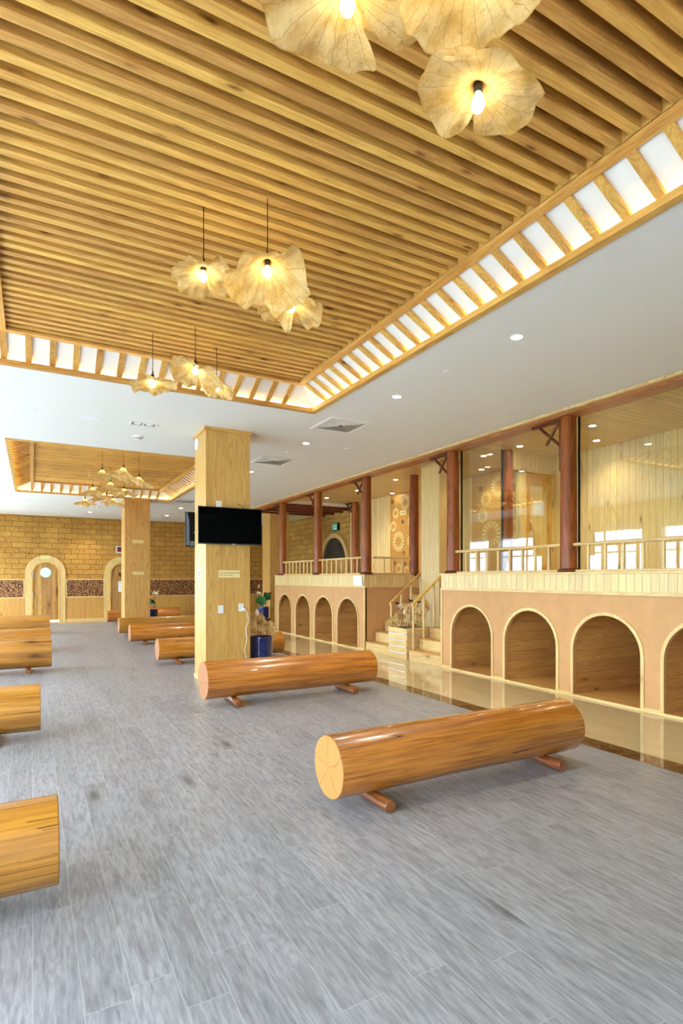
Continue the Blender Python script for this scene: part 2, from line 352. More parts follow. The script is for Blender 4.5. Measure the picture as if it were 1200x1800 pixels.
def tube(bm, pts, r, seg=10, cap=True):
    pts = [Vector(p) for p in pts]; rings = []
    rs = r if isinstance(r, (list, tuple)) else [r] * len(pts)
    for i, p in enumerate(pts):
        d = (pts[min(i + 1, len(pts) - 1)] - pts[max(i - 1, 0)]).normalized()
        u = d.cross(Vector((0, 0, 1))) if abs(d.z) < 0.95 else d.cross(Vector((1, 0, 0)))
        u.normalize(); w = d.cross(u)
        rings.append([bm.verts.new(p + (u * math.cos(2 * PI * k / seg) + w * math.sin(2 * PI * k / seg)) * rs[i]) for k in range(seg)])
    for a, b in zip(rings, rings[1:]):
        for k in range(seg): bm.faces.new((a[k], a[(k + 1) % seg], b[(k + 1) % seg], b[k]))
    if cap: bm.faces.new(rings[0][::-1]); bm.faces.new(rings[-1])
    return bm
def lathe(bm, prof, seg=24, cx=0, cy=0, cz=0):
    rings = []
    for (r, z) in prof:
        rings.append([bm.verts.new((cx + max(r, 1e-4) * math.cos(2 * PI * k / seg), cy + max(r, 1e-4) * math.sin(2 * PI * k / seg), cz + z)) for k in range(seg)])
    for a, b in zip(rings, rings[1:]):
        for k in range(seg): bm.faces.new((a[k], a[(k + 1) % seg], b[(k + 1) % seg], b[k]))
    bm.faces.new(rings[0][::-1]); bm.faces.new(rings[-1])
    return bm
def disc(bm, c, r, normal, seg=24, thick=0.004):
    n = Vector(normal).normalized(); c = Vector(c)
    return tube(bm, [c, c + n * thick], r, seg)

def obj(name, bm, mat, parent=None, smooth=False, bevel=0.0):
    bmesh.ops.recalc_face_normals(bm, faces=bm.faces)
    me = bpy.data.meshes.new(name); bm.to_mesh(me); bm.free()
    if smooth:
        for p in me.polygons: p.use_smooth = True
        me.set_sharp_from_angle(angle=math.radians(40))
    me.materials.append(M[mat] if isinstance(mat, str) else mat)
    o = bpy.data.objects.new(name, me); C.objects.link(o)
    if parent is not None: o.parent = parent
    if bevel:
        b = o.modifiers.new('bevel', 'BEVEL'); b.width = bevel; b.segments = 2; b.limit_method = 'ANGLE'
    return o
def thing(name, label, cat, loc=(0, 0, 0), rotz=0.0, group=None):
    o = bpy.data.objects.new(name, None); C.objects.link(o)
    o.empty_display_size = 0.1
    o.location = loc; o.rotation_euler = (0, 0, rotz)
    return tag(o, label, cat, group)
def tag(o, label, cat, group=None):
    o['label'] = label; o['category'] = cat
    if group: o['group'] = group
    return o
def struct(name, bm, mat, **k):
    o = obj(name, bm, mat, **k); o['kind'] = 'structure'; return o
def B(name, mat, parent, *b, **k): return obj(name, box(bm_(), *b), mat, parent, **k)
def BS(name, mat, *b, **k): return struct(name, box(bm_(), *b), mat, **k)
def dup(root, loc=None, rotz=None, label=None):
    r = root.copy(); C.objects.link(r)
    if loc is not None: r.location = loc
    if rotz is not None: r.rotation_euler = (0, 0, rotz)
    if label: r['label'] = label
    for ch in list(root.children):
        c = ch.copy(); C.objects.link(c); c.parent = r
        for gch in list(ch.children):
            d = gch.copy(); C.objects.link(d); d.parent = c
    return r
def text(name, body, size, mat, parent, loc, rot, extr=0.0008, align='LEFT'):
    cu = bpy.data.curves.new(name, 'FONT'); cu.body = body; cu.size = size; cu.extrude = extr; cu.align_x = align
    t = bpy.data.objects.new(name, cu); C.objects.link(t)
    me = bpy.data.meshes.new_from_object(t.evaluated_get(bpy.context.evaluated_depsgraph_get()))
    bpy.data.objects.remove(t)
    me.materials.clear(); me.materials.append(M[mat])
    o = bpy.data.objects.new(name, me); C.objects.link(o); o.parent = parent; o.location = loc; o.rotation_euler = rot
    return o

# ------------------------------------------------------------------ levels and lines of the hall
HC = 3.90            # white ceiling
ZG = 4.00            # gallery ceiling
XG = 6.42            # arcade front
XW = 9.10            # gallery back wall
YB = 23.45           # back wall
ZD = 1.65            # gallery deck
XL = -2.80           # window wall
YF = -3.2            # wall behind the viewer
XM0, XM1 = 4.635, 4.88

# floors
BS('floor', 'floor', XL, XM0, YF, 22.0, -0.06, 0.0)
b = bm_(); box(b, XM1, 9.2, YF, YB, -0.06, 0.0); box(b, XL, XM1, 22.0, YB, -0.06, 0.0)
struct('floor', b, 'tile')
BS('trim_1', 'border', XM0, XM1, YF, 22.0, -0.06, 0.0008)

# white ceiling with two coffer openings
C1 = (-0.66, 3.44, 0.60, 7.01); C2 = (-0.40, 3.62, 10.70, 17.12)
b = bm_()
TH = HC + 0.05
box(b, XL, C1[0], YF, YB, HC, TH)
box(b, C1[0], C1[1], YF, C1[2], HC, TH)
box(b, C1[0], C1[1], C1[3], C2[2], HC, TH)
box(b, C1[0], C2[0], C2[2], YB, HC, TH)
box(b, C2[0], C1[1], C2[3], YB, HC, TH)
box(b, C2[1], 6.31, C2[2], YB, HC, TH)
box(b, C1[1], 6.31, YF, C2[2], HC, TH)
box(b, C1[1], C2[1], C2[3], YB, HC, TH)
box(b, 6.31, 9.2, 15.9, YB, HC, TH)
box(b, 6.62, 9.1, 15.86, 15.9, HC, ZG + .05)
struct('ceiling', b, 'white')
BS('ceiling', 'white', XL - .2, 9.4, YF - .2, YB + .2, 4.34, 4.42)  # unseen slab, added to block sky light leaking in between the ceilings
BS('ceiling', 'ceilplank', 6.62, XW, 1.0, 15.9, ZG, ZG + 0.05)

# ------------------------------------------------------------------ coffers
def coffer(x0, x1, y0, y1, label, near_bot=True):
    t = thing('slatted_coffer', label, 'ceiling coffer', (x0, y0, HC))
    W, L = x1 - x0, y1 - y0
    d, rise, fw = 0.35, 0.21, 0.068          # slope run, slope rise, frame width
    # outer frame: four mitred boards
    def board(p0, p1, q0, q1, z0, z1, mat):   # outer edge p0-p1, inner edge q0-q1
        b = bm_(); v = []
        for z in (z0, z1): v += [b.verts.new((p[0], p[1], z)) for p in (p0, p1, q1, q0)]
        for f in ((0, 1, 2, 3), (7, 6, 5, 4), (0, 4, 5, 1), (1, 5, 6, 2), (2, 6, 7, 3), (3, 7, 4, 0)): b.faces.new([v[i] for i in f])
        return obj('frame_board', b, mat, t)
    def ring(o, w, z0, z1, my, mx):
        a = [(o, o), (W - o, o), (W - o, L - o), (o, L - o)]
        i = [(o + w, o + w), (W - o - w, o + w), (W - o - w, L - o - w), (o + w, L - o - w)]
        for k in range(4):
            board(a[k], a[(k + 1) % 4], i[k], i[(k + 1) % 4], z0, z1, mx if k % 2 == 0 else my)
    ring(0.0, fw, -0.018, 0.035, 'honeyY', 'honeyX')
    ring(d, 0.075, rise - 0.0, rise + 0.035, 'honeyY', 'honeyX')
    # white sloping boards behind the rafters
    A = [(0, 0), (W, 0), (W, L), (0, L)]; I = [(d, d), (W - d, d), (W - d, L - d), (d, L - d)]
    for k in range(4):
        b = bm_(); v = []
        for dz in (0.0, 0.012):
            a0, a1, i1, i0 = A[k], A[(k + 1) % 4], I[(k + 1) % 4], I[k]
            v += [b.verts.new((a0[0], a0[1], 0.05 + dz)), b.verts.new((a1[0], a1[1], 0.05 + dz)), b.verts.new((i1[0], i1[1], rise + 0.036 + dz)), b.verts.new((i0[0], i0[1], rise + 0.036 + dz))]
        for f in ((0, 1, 2, 3), (7, 6, 5, 4), (0, 4, 5, 1), (1, 5, 6, 2), (2, 6, 7, 3), (3, 7, 4, 0)): b.faces.new([v[i] for i in f])
        obj('sloping_board', b, 'cove_white', t)
    # warm light strip hidden on the ledge of the outer frame
    b = bm_(); z0, z1 = 0.036, 0.044; a, w = 0.012, 0.012
    box(b, a, a + w, 0.1, L - 0.1, z0, z1); box(b, W - a - w, W - a, 0.1, L - 0.1, z0, z1)
    box(b, 0.1, W - 0.1, a, a + w, z0, z1); box(b, 0.1, W - 0.1, L - a - w, L - a, z0, z1)
    obj('light_strip', b, 'led', t)
    # rafters on the slopes
    run = d - 0.0; sl = (rise - 0.02) / run
    rb = bm_()
    x_in, x_out = 0.022, d + 0.02
    v = []
    for yy in (-0.03, 0.03):
        for (xx, dz) in ((x_in, 0.0), (x_out, 0.0), (x_out, 0.03), (x_in, 0.03)):
            v.append(rb.verts.new((xx, yy, 0.022 + sl * xx + dz)))
    for f in ((0, 1, 2, 3), (7, 6, 5, 4), (0, 4, 5, 1), (1, 5, 6, 2), (2, 6, 7, 3), (3, 7, 4, 0)): rb.faces.new([v[i] for i in f])
    r0 = obj('rafter', rb, 'honeyX', t)
    P = 0.2256
    first = True
    def put(x, y, rz):
        nonlocal first
        o = r0 if first else r0.copy()
        if not first: C.objects.link(o); o.parent = t
        first = False
        o.location = (x, y, 0); o.rotation_euler = (0, 0, rz)
    n = int((L - 2 * d - 0.1) / P); y = L - d - 0.075
    ys = []
    while y > d + 0.03: ys.append(y); y -= P
    for y in ys: put(0, y, 0); put(W, y, PI)
    xs = []; x = d + 0.044
    while x < W - d: xs.append(x); x += .2303
    for x in xs: put(x, L, -PI / 2); put(x, 0, PI / 2)
    # backing and battens
    B('backing_board', 'honeyX', t, d + 0.02, W - d - 0.02, d + 0.02, L - d - 0.02, rise + 0.17, rise + 0.19)
    b = bm_(); q = d + 0.055
    box(b, q, q + .02, q, L - q, rise + .03, rise + .17); box(b, W - q - .02, W - q, q, L - q, rise + .03, rise + .17)
    box(b, q, W - q, q, q + .02, rise + .03, rise + .17); box(b, q, W - q, L - q - .02, L - q, rise + .03, rise + .17)
    obj('inner_fascia', b, 'honeyY', t)
    sb = box(bm_(), d + 0.075, W - d - 0.075, -0.03, 0.03, rise + 0.036, rise + 0.165)
    s0 = obj('batten', sb, 'honeyX', t)
    y = L - d - 0.115; k = 0
    while y > d + 0.08:
        o = s0 if k == 0 else s0.copy()
        if k: C.objects.link(o); o.parent = t
        o.location = (0, y, 0); y -= 0.12; k += 1
    return t
coffer(*C1, 'large slatted timber ceiling coffer in the foreground, filling the top of the picture')
coffer(*C2, 'smaller-looking slatted timber ceiling coffer farther back, above the brick wall end')

# ------------------------------------------------------------------ walls
BS('wall_back', 'brickX', XL - 0.2, 9.4, YB, YB + 0.2, 0.0, 4.34)
BS('wall_right', 'brickY', 9.2, 9.4, 15.9, YB, 0.0, 4.34)
BS('wall_gallery', 'wallplank_Y', XW, XW + 0.2, 1.0, 15.9, 0.0, 4.34)
b = bm_()
box(b, XL - .2, 9.4, YF - .2, YF, 3.15, 4.34); box(b, XL - .2, 9.4, YF - .2, YF, 0, .12)
fx = [XL - .1, .35, 3.5, 6.6, 9.3]
box(b, XL, 9.3, YF - .2, YF, .12, 3.15)
struct('wall_front', b, 'white')
BS('wall_near_gallery', 'wallplank_X', XG + 0.2, XW, 0.8, 1.0, 0.0, 4.34)
BS('wall_side', 'veneer_pale', 9.2, 9.4, YF, 1.0, 0.0, 4.34)
# window wall on the left: piers, sill, lintel
b = bm_()
wy = [-2.9 + 3.25 * i for i in range(9)]           # pier centres
box(b, XL - 0.2, XL, YF, YB, 3.15, 4.34); box(b, XL - 0.2, XL, YF, YB, 0.0, 0.12)
for y in wy: box(b, XL - 0.2, XL, y - 0.3, y + 0.3, 0.12, 3.15)
struct('wall_left', b, 'veneer_pale')
for i in range(8):
    y0, y1 = wy[i] + 0.3, wy[i + 1] - 0.3
    b = bm_(); m = (y0 + y1) / 2
    for (a, c) in ((y0, y0 + .05), (m - .03, m + .03), (y1 - .05, y1)): box(b, XL - .13, XL - .07, a, c, 0.12, 3.15)
    for z in (0.12, 2.4, 3.10): box(b, XL - .13, XL - .07, y0, y1, z, z + .05)
    w = struct('window_%d' % (i + 1), b, 'mullion')
    obj('pane', box(bm_(), XL - .104, XL - .096, y0, y1, .12, 3.15), 'winglass', w)
BS('ground', 'ground', -40, XL - .2, -30, 50, -0.3, -0.06)  # unseen ground plane, added to bounce daylight up to the ceiling

# back wall lining: mosaic band, panels, arched doors
DX = [0.425, 3.09]           # door axes
def bandpiece(x0, x1, label):
    t = thing('log_slice_panel', label, 'wall panel', (x0, YB, 0), group=None)
    w = x1 - x0
    B('mosaic', 'slices', t, 0.03, w - 0.03, -0.03, -0.002, 0.90, 1.53)
    b = bm_()
    box(b, 0, w, -0.045, -0.002, 1.53, 1.565); box(b, 0, w, -0.045, -0.002, 0.865, 0.90)
    box(b, 0, 0.035, -0.045, -0.002, 0.90, 1.53); box(b, w - 0.035, w, -0.045, -0.002, 0.90, 1.53)
    obj('frame', b, 'pineX', t)
    n = max(1, round(w / 0.62))
    for i in range(n):
        B('veneer_panel', 'veneer_dark', t, w * i / n + 0.003, w * (i + 1) / n - 0.003, -0.03, -0.002, 0.06, 0.862)
    B('skirting', 'pineX', t, 0, w, -0.04, -0.002, 0.0, 0.06)
bandpiece(XL, -0.25, 'log-slice mosaic panel with a frame at the far left, left of the porthole door')
bandpiece(1.10, 2.44, 'log-slice mosaic panel with a frame between the two arched doors')
bandpiece(3.76, 9.19, 'long log-slice mosaic panel on the end wall behind the pillars')

def arch_pts(x0, x1, z0, zt, n=24):
    r = (x1 - x0) / 2; cx = (x0 + x1) / 2; zs = zt - r
    return [(x0, z0)] + [(cx - r * math.cos(PI * k / n), zs + r * math.sin(PI * k / n)) for k in range(n + 1)] + [(x1, z0)]
def arch_strip(bm, oi, oo, a, b, axis):
    """solid band between two matching open outlines, from a to b along axis"""
    P = (lambda p, t: (t, p[0], p[1])) if axis == 'X' else (lambda p, t: (p[0], t, p[1]))
    R = [[bm.verts.new(P(i, a)), bm.verts.new(P(o, a)), bm.verts.new(P(o, b)), bm.verts.new(P(i, b))] for i, o in zip(oi, oo)]
    for p, q in zip(R, R[1:]):
        for k in range(4): bm.faces.new((p[k], p[(k + 1) % 4], q[(k + 1) % 4], q[k]))
    bm.faces.new(R[0]); bm.faces.new(R[-1][::-1])
    return bm
for n, cx in enumerate(DX):
    oo = arch_pts(cx - .665, cx + .665, 0, 2.44); oi = arch_pts(cx - .46, cx + .46, 0, 2.215)
    d = struct('door_%d' % (n + 1), arch_strip(bm_(), oi, oo, YB - .06, YB - .001, 'Y'), 'veneer_pale')
    b = arch_strip(bm_(), arch_pts(cx - .415, cx + .415, 0, 2.17), oi, YB - .075, YB - .001, 'Y')
    obj('door_lining', b, 'honeyZ', d)
    obj('door_leaf', prism(bm_(), arch_pts(cx - .415, cx + .415, 0.05, 2.17), YB - .04, YB - .002, 'Y'), 'door', d)
    b = bm_(); tube(b, [(cx + .35, YB - .04, .92), (cx + .345, YB - .085, .96), (cx + .345, YB - .085, 1.2), (cx + .35, YB - .04, 1.24)], .018, 8)
    obj('door_handle', b, 'foot', d, smooth=True)
    for z in (.98, 1.72):
        obj('hinge', box(bm_(), cx - .43, cx - .395, YB - .085, YB - .07, z - .09, z + .09), 'chrome', d)
    if n == 0:
        b = bm_(); tube(b, [(cx, YB - .042, 1.80), (cx, YB - .055, 1.80)], .178, 32); obj('round_pane', b, 'cyan', d)
    obj('threshold', box(bm_(), cx - .46, cx + .46, YB - .1, YB - .01, 0, .05), 'whiteplastic', d)

def plaque(name, label, loc, w, h, rotz, lines, sz, emblem=True, cat='sign', th=0.008):
    """flat sign facing local -Y, centred on loc"""
    t = thing(name, label, cat, loc, rotz)
    B('plate', 'plaque', t, -w / 2, w / 2, -th, 0.0, -h / 2, h / 2)
    x = -w / 2 + 0.08 * w
    if emblem:
        r = h * 0.23
        b = bm_()
        for k in range(24):
            a0, a1 = 2 * PI * k / 24, 2 * PI * (k + 1) / 24
            q = [(-w / 2 + h * .36 + rr * math.cos(a), -th - .0012, rr * math.sin(a)) for rr, a in ((r, a0), (r, a1), (r * .7, a1), (r * .7, a0))]
            b.faces.new([b.verts.new(p) for p in q])
        obj('emblem', b, 'emblem', t)
        x = -w / 2 + h * 0.72
    for i, l in enumerate(lines):
        z = (len(lines) - 1) / 2 * sz * 1.25 - i * sz * 1.25 - sz * .35
        text('lettering', l, sz, 'ink', t, (x, -th - .0009, z), (PI / 2, 0, 0), 0.0006)
    return t
plaque('door_sign', 'small cream plaque above the porthole door at far left', (DX[0], YB - .061, 2.36), .33, .10, 0, ['PHÒNG NAM'], .045)
plaque('door_sign', 'small cream plaque above the half hidden arched door', (DX[1] - .02, YB - .061, 2.34), .33, .10, 0, ['PHÒNG NỮ'], .045)

# red framed fire notice, ornament and paper by the second door
t = thing('fire_notice', 'white notice with a red square above the half hidden arched door', 'notice', (2.91, YB - .001, 2.72))
B('board', 'whiteplastic', t, -.05, .22, -.015, 0, -.14, .14); B('red_square', 'red', t, -.005, .18, -.018, -.015, -.095, .095)
t = thing('hanging_ornament', 'dark heart-shaped ornament hung on the half hidden arched door', 'ornament', (DX[1] - .02, YB - .041, 1.72))
b = bm_(); prism(b, [(0, -.14), (.13, .0), (.12, .07), (.06, .09), (0, .05), (-.06, .09), (-.12, .07), (-.13, 0)], -.025, 0, 'Y'); obj('heart', b, 'bracket', t)
B('tassel', 'emblem', t, -.02, .02, -.02, -.002, -.26, -.12); B('hanger', 'emblem', t, -.05, .05, -.02, -.002, .09, .2)
t = thing('paper_notice', 'white paper sheet pinned on the half hidden arched door', 'paper', (DX[1] + .0, YB - .041, 1.27))
B('sheet', 'paper', t, -.15, .15, -.004, 0, -.21, .2); B('heading', 'papergrey', t, -.12, -.02, -.006, -.004, .13, .155)

# ------------------------------------------------------------------ square pillars
def pillar(x, y, w, d, h, label, cornice=True, side='veneer_pale', z0=0.0):
    t = thing('square_pillar', label, 'pillar', (x, y, z0))
    B('shaft', 'veneer', t, 0, w, 0, d, 0.0, h - z0)
    if cornice:
        b = bm_(); box(b, -.025, w + .025, -.025, 0, h - z0 - .05, h - z0); box(b, -.025, w + .025, d, d + .025, h - z0 - .05, h - z0)
        box(b, -.025, 0, 0, d, h - z0 - .05, h - z0); box(b, w, w + .025, 0, d, h - z0 - .05, h - z0)
        obj('cornice', b, 'honeyX', t)
    b = bm_(); box(b, -.012, w + .012, -.012, 0, 0, .06); box(b, -.012, w + .012, d, d + .012, 0, .06)
    box(b, -.012, 0, 0, d, 0, .06); box(b, w, w + .012, 0, d, 0, .06)
    obj('skirting', b, 'pineX', t)
    return t
PX, PY = 2.30, 8.42
pillar(PX, PY, .70, .66, HC, 'nearest square oak pillar, with a black television on it')
pillar(2.33, 17.15, .70, .70, HC, 'second square oak pillar, with two small cream plaques')
pillar(7.07, 17.85, .70, .70, HC, 'farthest square oak pillar, standing beyond the arcade end')
plaque('notice_plaque', 'cream plaque lettered under the television on nearest pillar', (2.665, PY - .001, 1.662), .335, .115, 0, ['Vui lòng giữ yên lặng!', 'Xin cảm ơn'], .028)
plaque('notice_plaque', 'cream plaque on the window-side face of nearest pillar', (PX - .001, 8.735, 1.668), .30, .125, -PI / 2, ['Vui lòng giữ yên lặng!', 'Xin cảm ơn'], .024, emblem=False)
plaque('notice_plaque', 'upper cream plaque on the second pillar', (2.69, 17.149, 2.66), .30, .09, 0, ['KHU NGHỈ'], .04)
plaque('notice_plaque', 'lower cream two-line plaque on the second pillar', (2.70, 17.149, 1.74), .31, .085, 0, ['Vui lòng giữ yên lặng!', 'Xin cảm ơn'], .026)
t = thing('round_speaker', 'white round disc high on window-side face of nearest pillar', 'speaker', (PX, 8.91, 3.73))
b = bm_(); tube(b, [(0, 0, 0), (-.02, 0, 0)], .095, 28); obj('disc', b, 'whiteplastic', t)
b = bm_(); tube(b, [(-.02, 0, 0), (-.024, 0, 0)], .08, 28); obj('grille', b, 'paper', t)

# television, front, and second one seen from behind
def tv(loc, rotz, label, w=1.0, h=.565):
    t = thing('television', label, 'television', loc, rotz)
    B('screen', 'screen', t, -w / 2 + .012, w / 2 - .012, -.052, -.049, -h / 2 + .018, h / 2 - .012)
    b = bm_(); box(b, -w / 2, w / 2, -.05, -.02, -h / 2, h / 2); obj('bezel', b, 'black', t, bevel=.003)
    B('bottom_strip', 'slotdark', t, -w / 2 + .01, w / 2 - .01, -.0535, -.05, -h / 2 + .002, -h / 2 + .014)
    B('badge', 'silver', t, .02, .075, -.056, -.0535, -h / 2 + .001, -h / 2 + .013)
    b = bm_(); prism(b, [(-w / 2 + .02, -h / 2 + .02), (w / 2 - .02, -h / 2 + .02), (w / 2 - .05, h / 2 - .02), (-w / 2 + .05, h / 2 - .02)], -.02, 0.0, 'Y'); obj('back_shell', b, 'tvback', t)
    b = bm_(); prism(b, [(w / 2 - .066, -h / 2 + .02), (w / 2 - .012, -h / 2 + .02), (w / 2 - .012, h / 2 - .012), (w / 2 - .024, h / 2 - .012), (w / 2 - .06, h / 2 - .14)], .0, .006, 'Y'); obj('back_panel', b, 'tvbackblue', t)
    b = bm_(); box(b, -.2, .2, 0.0, .06, -.16, .16); obj('wall_bracket', b, 'slotdark', t)
    B('connector_box', 'tvbackblue', t, w / 2 - .20, w / 2 - .074, 0.0, .02, -h / 2 + .012, -h / 2 + .09)
    b = bm_(); tube(b, [(w / 2 - .1, .012, -.0), (w / 2 - .19, .025, .08), (.15, .03, .12)], .005, 6); obj('cable', b, 'cord', t)
    b = bm_(); lathe(b, [(.0, 0), (.03, .0), (.03, .01), (0, .012)], 12, w / 2 - .16, .02, -.06); obj('cable_clip', b, 'silver', t)
    return t
tv((2.655, PY - .06, 2.393), 0, 'black television facing the viewer on the nearest pillar')
tv((2.665, PY + .66 + .06, 2.393), PI, 'television seen from behind, sticking out past nearest pillar')

def outlet(x, y, z, label, h=.12, w=.082):
    t = thing('power_outlet', label, 'power outlet', (x, y, z))
    B('plate', 'whiteplastic', t, -w / 2, w / 2, -.01, 0, -h / 2, h / 2, bevel=.003)
    for dz in ((h * .22, -h * .22) if h > .1 else (0,)):
        b = bm_()
        for dx in (-.012, .012): box(b, dx - .003, dx + .003, -.0108, -.01, dz - .007, dz + .007)
        obj('socket_holes', b, 'slotdark', t)
    return t
outlet(2.53, PY - .001, 1.118, 'white wall outlet low on nearest pillar, the left one with nothing plugged in')
outlet(2.85, PY - .001, 1.14, 'white wall outlet low on nearest pillar, the right one with a white plug')
outlet(2.50, PY - .001, 2.72, 'white wall outlet just above the television')
t = thing('antenna', 'thin black antenna poking up behind the television', 'antenna', (2.83, PY - .03, 2.66))
b = bm_(); tube(b, [(.07, 0, 0), (.05, 0, .04), (.0, 0, .075), (-.02, 0, .085)], .004, 6); obj('rod', b, 'cord', t)
b = bm_(); lathe(b, [(0, -.008), (.009, -.004), (.009, .004), (0, .008)], 10, -.022, 0, .086); obj('tip', b, 'black', t)
t = thing('charging_lead', 'white lead hanging from the outlet on nearest pillar', 'cord', (2.85, PY - .02, 0))
pts = [(.05, -.01, 1.10), (.075, -.012, 1.095), (.09, -.012, 1.06)]
for k in range(24):
    z = 1.02 - k * .043
    pts.append((.085 + .014 * math.sin(k * .9) + .012 * math.sin(k * .37 + 1) - .02 * (k > 12), -.012, z))
pts += [(.09, -.014, .02), (.09, -.03, .008), (.2, -.05, .008)]
b = bm_(); tube(b, pts, .0055, 6); obj('cable', b, 'whitecord', t, smooth=True)
B('plug', 'whiteplastic', t, .0, .06, -.035, .008, 1.085, 1.125, bevel=.005)

# ------------------------------------------------------------------ gallery blocks with arcades
AR_R = [(1.80, 2.70), (2.93, 3.88), (4.165, 5.127), (5.41, 6.38), (6.673, 7.637)]
AR_L = [(10.865, 11.815), (12.095, 13.052), (13.345, 14.256), (14.569, 15.49)]
ZT = 1.118
def block(y0, y1, arches, label, fascia_x_side, deck_x1=XW):
    t = thing('arcade_platform', label, 'platform', (XG, y0, 0))
    L = y1 - y0
    ar = [(a - y0, b_ - y0) for a, b_ in arches]
    # plaster front with arched openings
    b = bm_()
    def quad(p): b.faces.new([b.verts.new((0.0, q[0], q[1])) for q in p])
    zt = 1.385; prev = 0.0
    for (a, c) in ar:
        quad([(prev, 0), (a, 0), (a, zt), (prev, zt)])
        pts = arch_pts(a, c, 0, ZT)
        for p, q in zip(pts, pts[1:]):
            if abs(p[0] - q[0]) > 1e-6: quad([p, q, (q[0], zt), (p[0], zt)])
        prev = c
    quad([(prev, 0), (L, 0), (L, zt), (prev, zt)])
    bmesh.ops.remove_doubles(b, verts=b.verts, dist=1e-5)
    r = bmesh.ops.extrude_face_region(b, geom=b.faces[:])
    for v in [e for e in r['geom'] if isinstance(e, bmesh.types.BMVert)]: v.co.x += 0.05
    obj('plaster_front', b, 'plaster', t)
    for (a, c) in ar:
        oi = arch_pts(a, c, 0.03, ZT); oo = arch_pts(a - .042, c + .042, 0.03, ZT + .042)
        obj('arch_trim', arch_strip(bm_(), oi, oo, -.014, .0, 'X'), 'pineZ', t)
        # lined sleeping niche behind the arch
        b = bm_(); e = .012; z1 = ZT + .03; D = 2.2
        box(b, .05, D, a - e - .02, a - e, .0, z1); box(b, .05, D, c + e, c + e + .02, 0, z1)
        box(b, D, D + .02, a - e - .02, c + e + .02, 0, z1); box(b, .05, D, a - e - .02, c + e + .02, z1, z1 + .02)
        n = obj('niche_lining', b, 'niche', t)
        obj('niche_floor', box(bm_(), .0, D, a - e, c + e, .0, .03), 'nichefloor', n)
    # base rail
    b = bm_(); prev = 0
    for (a, c) in ar: box(b, -.016, -.0, prev + (.03 if prev == 0 else .042), a - .042, 0, .05); prev = c
    box(b, -.016, 0, prev + .042, L - .03, 0, .05)
    for (a, c) in ar: box(b, -.02, .0, a - .042, c + .042, 0, .03)
    obj('base_rail', b, 'pineY', t)
    b = bm_(); box(b, -.016, .012, -.012, .03, .0, 1.385); box(b, -.016, .012, L - .03, L + .012, 0, 1.385); obj('corner_strip', b, 'pineZ', t)
    B('boarded_fascia', 'plank_fascia_Y', t, -.012, .04, 0, L, 1.425, 1.654)
    B('fascia_moulding', 'pineY', t, -.024, .03, -.012, L + .012, 1.383, 1.427, bevel=.004)
    B('coping', 'pineY', t, -.035, .26, -.03, L + .03, 1.654, 1.682, bevel=.004)
    B('deck', 'ceilplank', t, .26, deck_x1 - XG, 0, L, 1.58, ZD)
    # side facing the stairs
    ys, yo = (0, -1) if fascia_x_side == 'near' else (L, 1)
    def side(n, m, x0, x1, w0, w1, z0, z1):
        ya, yb = sorted((ys + yo * w0, ys + yo * w1)); return B(n, m, t, x0, x1, ya, yb, z0, z1)
    side('plaster_side', 'plaster', .012, 1.9, -.04, 0.0, 0, 1.385)
    side('side_fascia', 'plank_fascia_X', .0, 1.9, -.04, .012, 1.427, 1.654)
    side('side_moulding', 'pineX', .012, 1.9, -.03, .022, 1.383, 1.427)
    side('side_coping', 'pineX', .26, 1.9, -.12, .03, 1.654, 1.682)
    return t
block(1.2, 7.92, AR_R, 'raised platform with arched niches right of the stairs', 'far')
block(10.57, 15.76, AR_L, 'raised platform with four arched niches left of the stairs', 'near')
BS('floor_gallery', 'ceilplank', XG + 1.77, XW, 7.92, 10.57, 1.50, ZD)

# stairs
def stairs(y0, y1, label):
    t = thing('wooden_stairs', label, 'stairs', (XG, y0, 0))
    w = y1 - y0; rz = ZD / 8
    for i in range(8):
        st = B('step', 'pineY', t, .25 * i + .004, .25 * (i + 1) + .004 if i < 7 else 1.77, 0, w, 0 if i == 0 else rz * i - .0, rz * (i + 1) - .02)
        obj('tread', box(bm_(), .25 * i - .012, .25 * (i + 1) + .004 if i < 7 else 1.77, 0, w, rz * (i + 1) - .02, rz * (i + 1)), 'honeyY', st)
    b = bm_()
    for i in range(1, 8): box(b, .25 * i + .01, 1.75, .01, w - .01, rz * (i - 1), rz * i - .02)
    obj('carcass', b, 'pineX', t)
    return t
stairs(9.60, 10.53, 'left flight of pale wooden stairs up to the gallery')
stairs(7.94, 8.92, 'right flight of pale wooden stairs, beside the arched platform')
def stair_rail(y, x1, label, n):
    t = thing('stair_handrail', label, 'handrail', (XG, y, 0))
    sl = .80
    b = bm_(); L = x1 - XG
    v = []
    for yy in (-.03, .03):
        for (xx, dz) in ((.05, 0), (L, 0), (L, .05), (.05, .05)): v.append(b.verts.new((xx, yy, 1.045 + sl * (xx - .05) + dz)))
    for f in ((0, 1, 2, 3), (7, 6, 5, 4), (0, 4, 5, 1), (1, 5, 6, 2), (2, 6, 7, 3), (3, 7, 4, 0)): b.faces.new([v[i] for i in f])
    obj('top_rail', b, 'honeyX', t, bevel=.008)
    for i in range(n):
        x = .085 + .25 * i
        if x > L - .03: break
        z0 = ZD / 8 * (int(x / .25) + 1)
        b = bm_(); tube(b, [(x, 0, z0), (x, 0, 1.05 + sl * (x - .05))], .024, 12)
        obj('baluster', b, 'pineZ', t, smooth=True)
    return t
stair_rail(9.655, 7.52, 'left sloping pale wooden handrail of the stairs', 5)
stair_rail(8.885, 7.19, 'right sloping pale wooden handrail of the stairs', 4)

